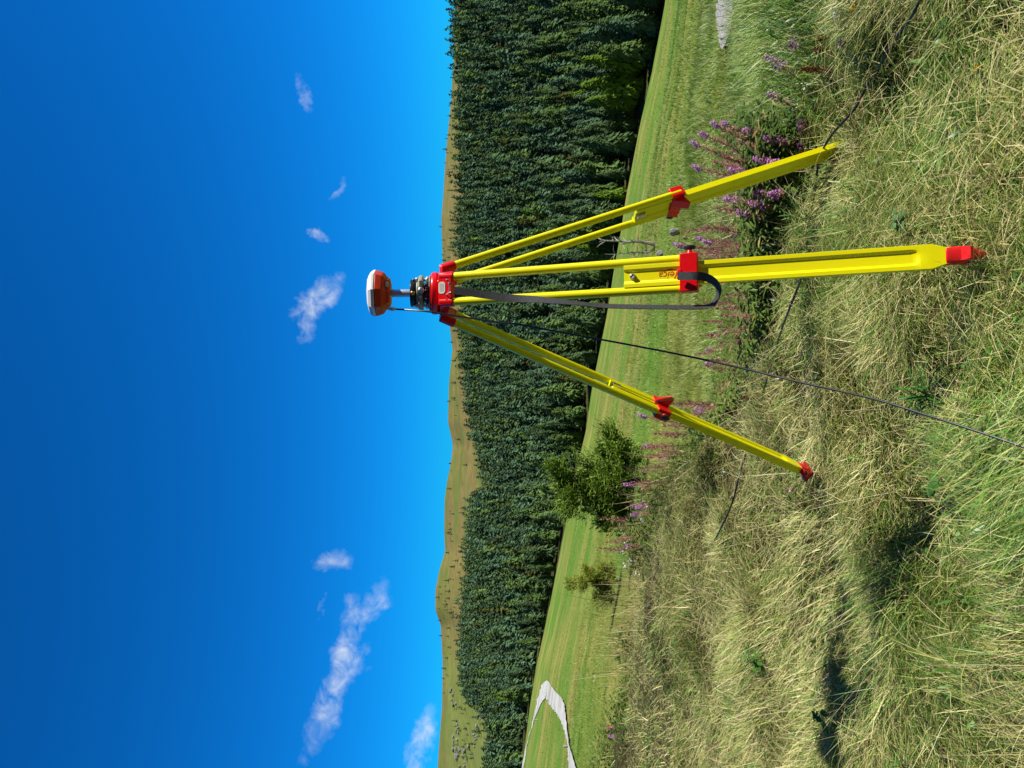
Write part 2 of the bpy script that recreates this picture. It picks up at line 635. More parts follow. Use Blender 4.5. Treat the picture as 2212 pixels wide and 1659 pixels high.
def height(x, y):
    """world z of the land"""
    x, y = np.asarray(x, float), np.maximum(np.asarray(y, float), 0.05)
    iy = s_to_iy(x / np.maximum(y, 0.6))
    iy = np.clip(iy, -600, 2300)
    yc, ye, yt = T_CREST(iy), T_EDGEY(iy), T_FTOPY(iy)
    yr = yt * 1.9
    te = v_tan(T_EDGE(iy))
    mead = -(te * y + T_C(iy) * (1 - np.clip(y / ye, 0, 1)))
    bank = -1.40 + bank_noise(x, y) * sstep(yc * 1.7, yc * 1.0, y)
    wdt = 1.0 + 0.9 * sstep(600, 1500, iy)
    k = sstep(yc - 0.25, yc + wdt, y)
    z = bank * (1 - k) + (mead + (VN[3](x, y, 1.3) - .5) * .14 * sstep(60, 8, y)) * k
    for hx, hy, hr in HOLLOWS:
        z = z - 0.075 * np.exp(-((x - hx) ** 2 * .5 + (y - hy) ** 2) / (hr * hr))
    z = z - 0.13 * np.exp(-(((x - .92) / .5) ** 2 + ((y - 2.85) / .55) ** 2))      # hollow round the right foot
    z = z + (VN[4](x, y, 14) - .5) * 0.8 * sstep(18, 60, y) * sstep(1.0, 0.8, y / ye)
    ze = -te * ye
    zt = -v_tan(T_FTOP(iy)) * yt - 9.0
    zr = -v_tan(T_RIDGE(iy)) * yr
    q = np.clip((y - ye) / (yt - ye), 0, 1)
    hill = ze + (zt - ze) * (q * 0.86 + 0.14 * q * q * (3 - 2 * q)) + (VN[5](x, y, 45) - .5) * 7 * np.sin(math.pi * q)
    z = np.where(y > ye, hill, z)
    q2 = np.clip((y - yt) / (yr - yt), 0, 1)
    rid = zt + (zr - zt) * (q2 ** 0.85) + ((VN[6](x, y, 90) - .5) * 9 + (VN[7](x, y, 25) - .5) * 3) * np.sin(math.pi * q2)
    z = np.where(y > yt, rid, z)
    z = np.where(y > yr, zr - (y - yr) * 0.25, z)
    return z + EYE


def hit(ix, iy, lift=0.0):
    """where the line of sight through a photograph point meets the land"""
    d = pdir(ix, iy)
    ys = np.geomspace(0.8, 2500, 6000)
    xs, zs = d.x / d.y * ys, EYE + d.z / d.y * ys
    h = height(xs, ys) + lift
    k = int(np.argmax(zs < h))
    if k == 0:
        k = len(ys) - 1
    lo, hi = ys[max(k - 1, 0)], ys[k]
    for _ in range(30):
        m = (lo + hi) / 2
        if EYE + d.z / d.y * m < float(height(d.x / d.y * m, m)) + lift:
            hi = m
        else:
            lo = m
    return Vector((d.x / d.y * hi, hi, float(height(d.x / d.y * hi, hi))))


def hz(x, y):
    return float(height(x, y))


SG = np.concatenate([np.linspace(-2.2, -0.72, 60, endpoint=False), np.linspace(-0.72, 0.72, 420, endpoint=False), np.linspace(0.72, 2.2, 61)])


def land(name, f0, f1, rows, mat, geo=True, mask=None):
    iy = np.clip(s_to_iy(SG), -600, 2300)
    y0, y1 = f0(iy), f1(iy)
    t = np.linspace(0, 1, rows)[:, None]
    Y = y0 * (y1 / y0) ** t if geo else y0 + (y1 - y0) * t
    X = SG[None, :] * Y
    Z = height(X, Y)
    v = np.stack([X, Y, Z], -1).reshape(-1, 3)
    n = len(SG)
    i = np.arange((rows - 1) * n).reshape(rows - 1, n)[:, :-1].ravel()
    f = np.stack([i, i + 1, i + n + 1, i + n], 1)
    col = None
    if mask is not None:
        col = np.repeat(mask(X, Y, Z).reshape(-1, 1), 3, 1)
    o = link(name, np_mesh(name, v, f, mat, color=col, smooth=True))
    return tag(o, kind='structure')


STRIPE = (0.474, 0.88, 0.0)
MAT_BANK = ground_mat('thatch_soil', [(0.022, 0.02, 0.010), (0.05, 0.043, 0.018), (0.12, 0.10, 0.045)], 26, bump=0.6)
MAT_MEADOW = ground_mat('mown_meadow', [(0.13, 0.165, 0.022), (0.22, 0.235, 0.042), (0.38, 0.34, 0.10)], 5.0, stripes=(STRIPE, 1.25, (0.135, 0.205, 0.026), (0.42, 0.35, 0.11), 0.34), bump=0.7, dist=0.10, patch=(0.10, (0.105, 0.215, 0.022), 0.40, 0.62))
MAT_WOODFLOOR = ground_mat('wood_floor', [(0.03, 0.035, 0.015), (0.06, 0.065, 0.02), (0.11, 0.105, 0.04)], 0.5, bump=0.2, second=((0.12, 0.17, 0.03), (0.23, 0.25, 0.06), 0.10))
MAT_ALP = ground_mat('alpine_grass', [(0.12, 0.11, 0.03), (0.21, 0.17, 0.05), (0.28, 0.215, 0.085)], 0.11, detail=12, bump=0.5, dist=1.5, patch=(0.012, (0.13, 0.165, 0.03), 0.46, 0.62), second=((0.12, 0.17, 0.03), (0.23, 0.25, 0.06), 0.10))

near = lambda iy: np.full_like(iy, 0.30)
crest_out = lambda iy: T_CREST(iy) + 0.6
land('ground', near, crest_out, 190, MAT_BANK)
land('meadow', crest_out, T_EDGEY, 200, MAT_MEADOW)
def open_mask(X, Y, Z):
    iy = s_to_iy(X / Y)
    v = 1106 + FPX * np.tan(np.arctan((EYE - Z) / Y) - PITCH)
    return sstep(6, -4, v - T_WOOD(iy))


land('hillside', T_EDGEY, T_FTOPY, 120, MAT_WOODFLOOR, mask=open_mask)
def green_mask(X, Y, Z):
    iy = s_to_iy(X / Y)
    v = 1106 + FPX * np.tan(np.arctan((EYE - Z) / Y) - PITCH)
    return sstep(1330, 1500, iy) * sstep(955, 972, v + 14 * (VN[9](X, Y, 30) - .5))


land('mountain_ridge', T_FTOPY, lambda iy: T_FTOPY(iy) * 2.6, 90, MAT_ALP, mask=green_mask)


# ------------------------------------------------------------------ blades of grass
def blades(base, az, th0, bend, length, width, col, side=None, seg=3):
    """base (n,3); th0 angle from upright; bend added along the blade; one curved tapering blade each"""
    n = len(base)
    ts = np.linspace(0, 1, seg + 1)
    ca, sa = np.cos(az), np.sin(az)
    if side is None:
        side = rng.normal(0, 0.5, n)
    wx, wy = -np.sin(az + side), np.cos(az + side)
    p = base.copy()
    lev = []
    for k in range(seg + 1):
        if k:
            th = th0 + bend * (ts[k] + ts[k - 1]) / 2
            dl = length / seg
            p = p + np.stack([ca * np.sin(th) * dl, sa * np.sin(th) * dl, np.cos(th) * dl], 1)
        lev.append(p.copy())
    vs = []
    W = np.stack([wx, wy, np.zeros(n)], 1)
    prof = [0.8, 1.0, 0.7, 0.0] if seg == 3 else [1.0, 0.8, 0.0]
    for k in range(seg):
        w = (width * prof[k] * 0.5)[:, None]
        vs += [lev[k] - W * w, lev[k] + W * w]
    vs.append(lev[seg])
    V = np.stack(vs, 1)
    m = V.shape[1]
    tri = []
    for k in range(seg - 1):
        a = 2 * k
        tri += [(a, a + 1, a + 3), (a, a + 3, a + 2)]
    tri.append((2 * seg - 2, 2 * seg - 1, 2 * seg))
    F = (np.arange(n)[:, None, None] * m + np.array(tri)[None]).reshape(-1, 3)
    C = np.repeat(col[:, None, :], m, 1).reshape(-1, 3)
    return V.reshape(-1, 3), F, C


def join_np(parts):
    vs, fs, cs, o = [], [], [], 0
    for v, f, c in parts:
        vs.append(v)
        fs.append(f + o)
        cs.append(c)
        o += len(v)
    return np.concatenate(vs), np.concatenate(fs), np.concatenate(cs)


def lerp3(a, b, t):
    return np.asarray(a)[None] * (1 - t[:, None]) + np.asarray(b)[None] * t[:, None]


def grass_color(n, green, brown=0.06):
    """green: chance of a living blade"""
    r = rng.random(n)
    t = rng.random(n)
    straw = lerp3((0.42, 0.36, 0.12), (0.86, 0.78, 0.38), t)
    olive = lerp3((0.30, 0.36, 0.055), (0.58, 0.64, 0.18), t)
    live = lerp3((0.065, 0.185, 0.020), (0.21, 0.38, 0.058), t)
    dead = lerp3((0.16, 0.10, 0.045), (0.30, 0.20, 0.10), t)
    g = green[:, None]
    rr = r[:, None]
    c = np.where(rr < g * 0.62, live, np.where(rr < g, olive, straw))
    return np.where(rng.random(n)[:, None] < brown * .7, dead, c)


def sample(n, y0, y1, smax=0.78):
    """points between two depths, evenly per area"""
    y = np.sqrt(rng.random(n) * (y1 * y1 - y0 * y0) + y0 * y0)
    s = (rng.random(n) * 2 - 1) * smax
    return s * y, y


def greenness(x, y):
    iy = s_to_iy(x / y)
    yc = T_CREST(iy)
    inside = sstep(yc + .25, yc - .35, y)
    # the straw lies on the bank; beyond it and to the right the sward is green
    patch = sstep(0.50, 0.72, VN[8](x, y, 0.55) * .6 + VN[9](x, y, 1.6) * .4)
    g_in = 0.50 + 0.34 * patch + 0.10 * sstep(3.0, 1.9, y) + 0.20 * sstep(4.2, 6.0, y)
    g_out = 0.86 + .12 * sstep(520, 300, iy) - 0.25 * sstep(.55, .7, VN[9](x, y, 1.2)) - 0.35 * sstep(500, 800, iy) * sstep(1700, 1100, iy)
    return np.clip(g_in * inside + g_out * (1 - inside), 0, 1), inside


def bank_grass():
    parts = []
    for n, y0, y1, wmul in ((220000, 1.45, 3.0, 1.0), (170000, 3.0, 5.2, 1.25), (90000, 5.2, 9.5, 1.9)):
        x, y = sample(n, y0, y1)
        g, ins = greenness(x, y)
        keep = (ins > 0.02) & (rng.random(n) < 0.3 + 0.7 * sstep(.25, .5, VN[10](x, y, .16) * .5 + VN[0](x, y, .36) * .5))
        x, y, g, ins = x[keep], y[keep], g[keep], ins[keep]
        n = len(x)
        # tufts: neighbours share a lay
        tx, ty = VN[5](x, y, 0.20) - .5, VN[6](x, y, 0.20) - .5
        bx, by = VN[7](x, y, 0.85) - .5, VN[4](x, y, 0.85) - .5
        az = np.arctan2(by * 1.3 + ty * 1.5 - 0.16, bx * 1.5 + tx * 1.7 + 0.10) + rng.normal(0, 0.65, n)
        lay = 0.62 + 0.65 * VN[3](x, y, 0.5) + rng.normal(0, 0.25, n)
        near_cam = sstep(2.9, 1.9, y)
        ln = rng.gamma(6, 0.0160, n) * (0.85 + 0.15 * near_cam - 0.25 * sstep(4.2, 6.5, y)) * (0.8 + .5 * VN[2](x, y, .7))
        bend = np.abs(rng.normal(0.7, 0.45, n))
        wd = (0.0013 + 0.0020 * rng.random(n) ** 2 + .0030 * (rng.random(n) < .05)) * wmul
        z = height(x, y) + rng.random(n) ** 2 * 0.045 - 0.01
        parts.append(blades(np.stack([x, y, z], 1), az, np.clip(lay, 0.05, 1.5), bend, ln, wd, grass_color(n, g)))
    # loose straw lying across the top, in every direction
    n = 38000
    x, y = sample(n, 1.6, 6.5)
    g, ins = greenness(x, y)
    k = ins > .3
    x, y, n = x[k], y[k], int(k.sum())
    z = height(x, y) + 0.035 + 0.05 * rng.random(n)
    parts.append(blades(np.stack([x, y, z], 1), rng.random(n) * 6.28, rng.normal(1.35, .18, n), rng.normal(.25, .2, n), rng.gamma(5, .020, n), 0.0012 + .0013 * rng.random(n), grass_color(n, np.full(n, .30))))
    # stray long stalks
    n = 1700
    x, y = sample(n, 1.6, 5.5)
    z = height(x, y)
    parts.append(blades(np.stack([x, y, z], 1), rng.random(n) * 6.28, np.abs(rng.normal(.75, .35, n)), rng.normal(.3, .3, n), rng.gamma(8, .036, n), np.full(n, .0019), lerp3((.45, .38, .18), (.70, .60, .34), rng.random(n))))
    for fp, n in ((P(2085, 549, 2.03), 60), (P(1752, 1022, 3.0), 60), (P(1812, 330, 3.0), 90)):
        x, y = fp.x + rng.normal(0, .055, n), fp.y + rng.normal(-.03, .05, n)
        parts.append(blades(np.stack([x, y, height(x, y) + rng.random(n) * .03], 1), rng.random(n) * 6.28, rng.normal(.75, .35, n), rng.normal(.6, .3, n), rng.gamma(7, .018, n), .0016 + .001 * rng.random(n), grass_color(n, np.full(n, .35))))
    # small broad leaves among the blades
    n = 5200
    x, y = sample(n, 1.6, 5.5)
    k = VN[8](x, y, 0.55) * .6 + VN[9](x, y, 1.6) * .4 > .52
    x, y = x[k], y[k]
    n = len(x)
    parts.append(blades(np.stack([x, y, height(x, y) + .02 + .05 * rng.random(n)], 1), rng.random(n) * 6.28, rng.normal(.9, .3, n), rng.normal(.5, .3, n), rng.uniform(.02, .055, n), rng.uniform(.007, .014, n), lerp3((.055, .15, .022), (.17, .34, .07), rng.random(n))))
    v, f, c = join_np(parts)
    o = link('dry_grass', np_mesh('dry_grass', v, f, GRASSM, c))
    tag(o, 'matted straw coloured and green grass covering the bank in front', 'grass', kind='stuff')


def meadow_grass():
    parts = []
    for n, y0, y1, wmul, h in ((85000, 2.4, 5.5, 1.4, .10), (110000, 5.5, 12, 2.2, .09), (100000, 12, 30, 4.5, .07), (70000, 30, 80, 9, .06)):
        x, y = sample(n, y0, y1)
        g, ins = greenness(x, y)
        k = ins < .6
        x, y, g = x[k], y[k], g[k]
        n = len(x)
        az = np.arctan2(VN[6](x, y, .5) - .5, VN[7](x, y, .5) - .4) + rng.normal(0, .8, n)
        iy = s_to_iy(x / y)
        w = .474 * x + .88 * y
        band = VN[11](np.sqrt(w) * 4.0, np.zeros_like(w), 1.0) * .7 + .3 * VN[8](x, y, 2.0)
        g = np.clip(g * 0.75 + .55 * (0.62 - band) * sstep(5, 12, y), .12, .95)
        col = grass_color(n, g, .03)
        mean = lerp3((.10, .225, .020), (.33, .33, .065), np.clip(1.1 - g, 0, 1))
        col = np.minimum(col, .46) * np.array([.80, .97, .62])
        far = (sstep(2.5, 14, y) * .86)[:, None]
        col = col * (1 - far) + mean * far
        parts.append(blades(np.stack([x, y, height(x, y) - .01], 1), az, np.abs(rng.normal(.45, .3, n)), np.abs(rng.normal(.8, .4, n)), rng.gamma(7, h / 7, n), (.0018 + .0018 * rng.random(n)) * wmul, col, seg=2))
    v, f, c = join_np(parts)
    o = link('meadow_grass', np_mesh('meadow_grass', v, f, GRASSM, c))
    tag(o, 'green and yellowish meadow grass growing below the bank', 'grass', kind='stuff')


bank_grass()
meadow_grass()


# ------------------------------------------------------------------ conifers
def crown(n, h, w, r, droop=0.5, size=1.0, base=0.10, cols=((0.020, 0.055, 0.018), (0.055, 0.115, 0.035)), shape=0.8, spiky=0.0):
    """n sprays of needles spread over an uneven cone; returns verts, quads, colours"""
    t = r.random(n) ** 1.15                                   # 0 foot .. 1 tip
    ang = r.random(n) * 2 * math.pi
    k1, k2, k3 = r.random(3) * 6.28
    lob = 1 + .20 * np.sin(2 * ang + k1 + 5 * t) + .15 * np.sin(3 * ang + k2 - 9 * t) + .14 * np.sin(17 * t + k3)
    prof = np.clip((1 - t), 0, 1) ** shape * (0.55 + 0.45 * sstep(0, .18, t))
    rad = w / 2 * prof * lob * (0.55 + 0.45 * r.random(n) ** 0.4) + 0.05
    z = h * (base + (1 - base) * t)
    c = np.stack([rad * np.cos(ang), rad * np.sin(ang), z], 1)
    ln = size * (0.55 + .6 * r.random(n)) * (0.55 + .75 * (1 - t))
    wd = ln * (0.55 + .3 * r.random(n)) * (1 - 0.45 * spiky)
    dz = -1.0 * (0.45 + .7 * r.random(n)) + .35 * t
    a2 = ang + r.normal(0, .26, n)
    out = np.stack([.85 * np.cos(a2), .85 * np.sin(a2), dz], 1)
    out /= np.linalg.norm(out, axis=1)[:, None]
    sd = np.stack([-np.sin(a2), np.cos(a2), r.normal(0, .20, n)], 1)
    sd /= np.linalg.norm(sd, axis=1)[:, None]
    nrm = np.cross(out, sd)
    A, B = out * (ln / 2)[:, None], sd * (wd / 2)[:, None]
    q = np.stack([c - A - B * .8, c - A * .3 - nrm * (-.06 * size) + B, c + A * (1 + spiky * .5), c - A * .2 - B * 1.1], 1)
    q[:, 1] = c - A * .5 + B
    f = np.arange(n * 4).reshape(n, 4)
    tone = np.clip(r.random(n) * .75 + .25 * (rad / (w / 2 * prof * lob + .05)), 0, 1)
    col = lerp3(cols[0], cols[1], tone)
    return q.reshape(-1, 3), f, np.repeat(col, 4, 0)


DARK = ((0.052, 0.108, 0.046), (0.135, 0.215, 0.088))
BLUE = ((0.052, 0.116, 0.068), (0.135, 0.235, 0.125))
MID = ((0.062, 0.125, 0.038), (0.170, 0.270, 0.078))
LARCH = ((0.080, 0.165, 0.020), (0.220, 0.360, 0.045))
OLIVE = ((0.050, 0.065, 0.018), (0.130, 0.140, 0.040))


def all_trees():
    step = 5.5
    xs, ys = np.meshgrid(np.arange(-620, 480, step), np.arange(150, 800, step))
    x = (xs + (np.arange(xs.shape[0]) % 2)[:, None] * step / 2 + rng.uniform(-.42, .42, xs.shape) * step).ravel()
    y = (ys + rng.uniform(-.42, .42, xs.shape) * step).ravel()
    s = x / y
    k = np.abs(s) < 0.74
    x, y, s = x[k], y[k], s[k]
    iy = s_to_iy(s)
    ye, yt = T_EDGEY(iy), T_FTOPY(iy)
    z = height(x, y)
    v = 1106 + FPX * np.tan(np.arctan((EYE - z) / y) - PITCH)      # how far down the slope it stands
    wood = T_WOOD(iy) + (VN[8](x, y, 22) - .5) * 18
    edge = (VN[9](x, y, 9) - .5) * 7
    h = rng.normal(10.8, 2.3, len(x)) * (1 + .28 * (VN[3](x, y, 40) - .5)) + 3.2 * sstep(900, 100, iy) * sstep(60, 0, y - ye)
    h = np.clip(h, 5, 16)
    inside = (y > ye + 1.2 + .5 * edge) & (y < yt * 1.02) & (v - .72 * h * FPX / y > wood)
    gap = (VN[10](x, y, 16) > .87)
    keep = inside & ~gap
    # thin clearing strips low on the left of the wood
    keep &= ~((np.abs(v - (1080 + (iy - 1270) * .45)) < 3.5) & (iy > 1255) & (iy < 1345))
    keep &= ~((np.abs(v - 1050 - (iy - 1234) * .3) < 2) & (iy > 1170) & (iy < 1300))
    x, y, z, iy, ye, h = x[keep], y[keep], z[keep], iy[keep], ye[keep], h[keep]
    return x, y, z, np.clip(h, 5, 16), iy, ye


TX, TY, TZ, TH, TIY, TYE = all_trees()
order = np.argsort(-(TH / TY) * (1 + .5 * (TY - TYE < 12)))
IND, REST = order[:300], order[300:]


def trunk_mesh(name, h, r0, seg=7):
    mb = MB()
    mb.tube([(0, 0, -.4), (r0 * .3, 0, h * .3), (0, r0 * .3, h * .65), (0, 0, h * .96)], [r0, r0 * .75, r0 * .45, r0 * .06], seg)
    me = bpy.data.meshes.new(name)
    me.from_pydata([tuple(v) for v in mb.v], [], mb.f)
    me.materials.append(BARKM)
    return me


def build_wood():
    r = np.random.default_rng(31)
    kinds = []
    for name, cols, w, shape, spiky, base, desc, cat in (
            ('spruce', DARK, .37, .85, .9, .01, 'slender dark green spruce', 'spruce'),
            ('spruce', DARK, .45, .72, .6, .01, 'broad dark green spruce', 'spruce'),
            ('pine', BLUE, .42, .60, .3, .04, 'rounded blue green pine', 'pine tree'),
            ('pine', MID, .47, .60, .4, .03, 'rounded mid green pine', 'pine tree'),
            ('spruce', MID, .38, .80, .9, .01, 'pointed mid green spruce', 'spruce'),
            ('larch', LARCH, .42, .68, .8, .01, 'bright green larch', 'larch'),
            ('spruce', OLIVE, .44, .72, .8, .05, 'olive brown drying spruce', 'spruce')):
        v, f, c = crown(820, 10, w * 10, r, .55, 1.12, base, cols, shape, spiky)
        kinds.append((name, np_mesh(name + '_crown', v, f, TREEM, c), trunk_mesh(name + '_trunk', 9.6, .17), desc, cat))
    pick = r.choice(7, len(IND), p=[.24, .2, .16, .16, .14, .07, .03])
    for n, i in enumerate(IND):
        k = pick[n]
        iy = TIY[i]
        front = TY[i] - TYE[i] < 9
        # the two bright larches by the lower right edge of the wood
        if front and 95 < iy < 250 and k != 5 and r.random() < .3:
            k = 5
        name, cm, tm, desc, cat = kinds[k]
        where = ('far right of the tripod' if iy < 190 else 'right of the tripod' if iy < 400 else 'behind the right tripod leg' if iy < 590 else
                 'behind the front tripod leg' if iy < 680 else 'behind the left tripod leg' if iy < 850 else 'left of the tripod' if iy < 1150 else 'far left of the tripod')
        o = bpy.data.objects.new(name + '_tree', None)
        COL.objects.link(o)
        o.empty_display_size = 1
        o.location = (TX[i], TY[i], TZ[i])
        sc_ = TH[i] / 10.0
        o.scale = (sc_ * r.uniform(.9, 1.12), sc_ * r.uniform(.9, 1.12), sc_)
        o.rotation_euler = (r.normal(0, .03), r.normal(0, .03), r.random() * 6.28)
        tag(o, f"{desc} {'at the meadow edge' if front else 'deeper in the forest'}, {where}", cat, 'conifers of the forest edge')
        for pn, me in (('crown', cm), ('trunk', tm)):
            c = bpy.data.objects.new(pn, me)
            COL.objects.link(c)
            c.parent = o
    # the rest of the wood: one mass
    var = []
    for nq, size, lod in ((120, 2.1, 0), (70, 2.35, 1)):
        row = []
        for cols, w, shape in ((DARK, .41, .72), (BLUE, .45, .60), (BLUE, .41, .76), (MID, .46, .62), (DARK, .48, .56), (OLIVE, .42, .66), (LARCH, .40, .7)):
            for _ in range(2):
                row.append(crown(nq, 10, w * 10, r, .5, size, .03, cols, shape, .3))
        var.append(row)
    X, Y, Z, H = [np.asarray(a[REST]) for a in (TX, TY, TZ, TH)]
    # scattered little trees on the open ridge
    n = 1000
    s = r.uniform(-.62, .62, n)
    iy = s_to_iy(s)
    q = r.random(n) ** 1.6
    yy = T_FTOPY(iy) * (1.0 + .88 * q)
    dens = sstep(.42, .62, VN[4](s * 900, yy, 60)) * (1 - .55 * q)
    k = (r.random(n) < dens) & (iy < 1500)
    sx, sy = (s * yy)[k], yy[k]
    # left open slope
    m = 130
    iy2 = r.uniform(1500, 1800, m)
    v2 = r.uniform(985, 1085, m)
    k = v2 < T_WOOD(iy2) - 4
    iy2, v2 = iy2[k], v2[k]
    m = len(iy2)
    s2 = (829.5 - iy2) / FPX
    y2 = np.array([hit(a, b).y for a, b in zip(v2, iy2)])
    # trees crossing the finger of alp above the middle of the wood
    X = np.concatenate([X, sx, s2 * y2])
    Y = np.concatenate([Y, sy, y2])
    Z = np.concatenate([Z, height(sx, sy), height(s2 * y2, y2)])
    H = np.concatenate([H, r.uniform(2.5, 6.5, len(sx)), r.uniform(2.5, 7, m)])
    p = np.array([.18, .27, .24, .15, .12, .03, .01])  # high share of blue crowns puts the distant haze into the tree colours
    pk = r.choice(14, len(X), p=np.repeat(p / 2, 2))
    lod = (Y > 430).astype(int)
    parts = []
    for l in (0, 1):
        for j in range(14):
            m = (pk == j) & (lod == l)
            if not m.any():
                continue
            v, f, c = var[l][j]
            cnt = int(m.sum())
            a = r.random(cnt) * 6.28
            sc_ = H[m] / 10
            sw = sc_ * r.uniform(.9, 1.2, cnt)
            vx = v[None, :, 0] * np.cos(a)[:, None] - v[None, :, 1] * np.sin(a)[:, None]
            vy = v[None, :, 0] * np.sin(a)[:, None] + v[None, :, 1] * np.cos(a)[:, None]
            V = np.stack([vx * sw[:, None] + X[m][:, None], vy * sw[:, None] + Y[m][:, None], v[None, :, 2] * sc_[:, None] + Z[m][:, None] - .2], -1)
            F = f[None] + (np.arange(cnt) * len(v))[:, None, None]
            C = c[None] * r.uniform(.68, 1.4, cnt)[:, None, None] * np.ones((cnt, 1, 1))
            parts.append((V.reshape(-1, 3), F.reshape(-1, 4), C.reshape(-1, 3)))
    v, f, c = join_np(parts)
    o = link('conifer_forest', np_mesh('conifer_forest', v, f, TREEM, c))
    tag(o, 'dense dark conifer forest covering the far slope, with scattered small trees above it', 'forest', kind='stuff')


build_wood()

#@@REST
# ------------------------------------------------------------------ survey tripod
AX = P(1000, 1659 - 1024.7, 2.70).x, 2.70              # the vertical axis of the instrument
ZU = Vector((0, 0, 1))


def ez(rel):
    return EYE + rel


def axis_pt(z, r=0.0, a=0.0):
    return Vector((AX[0] + r * math.cos(a), AX[1] + r * math.sin(a), ez(z)))


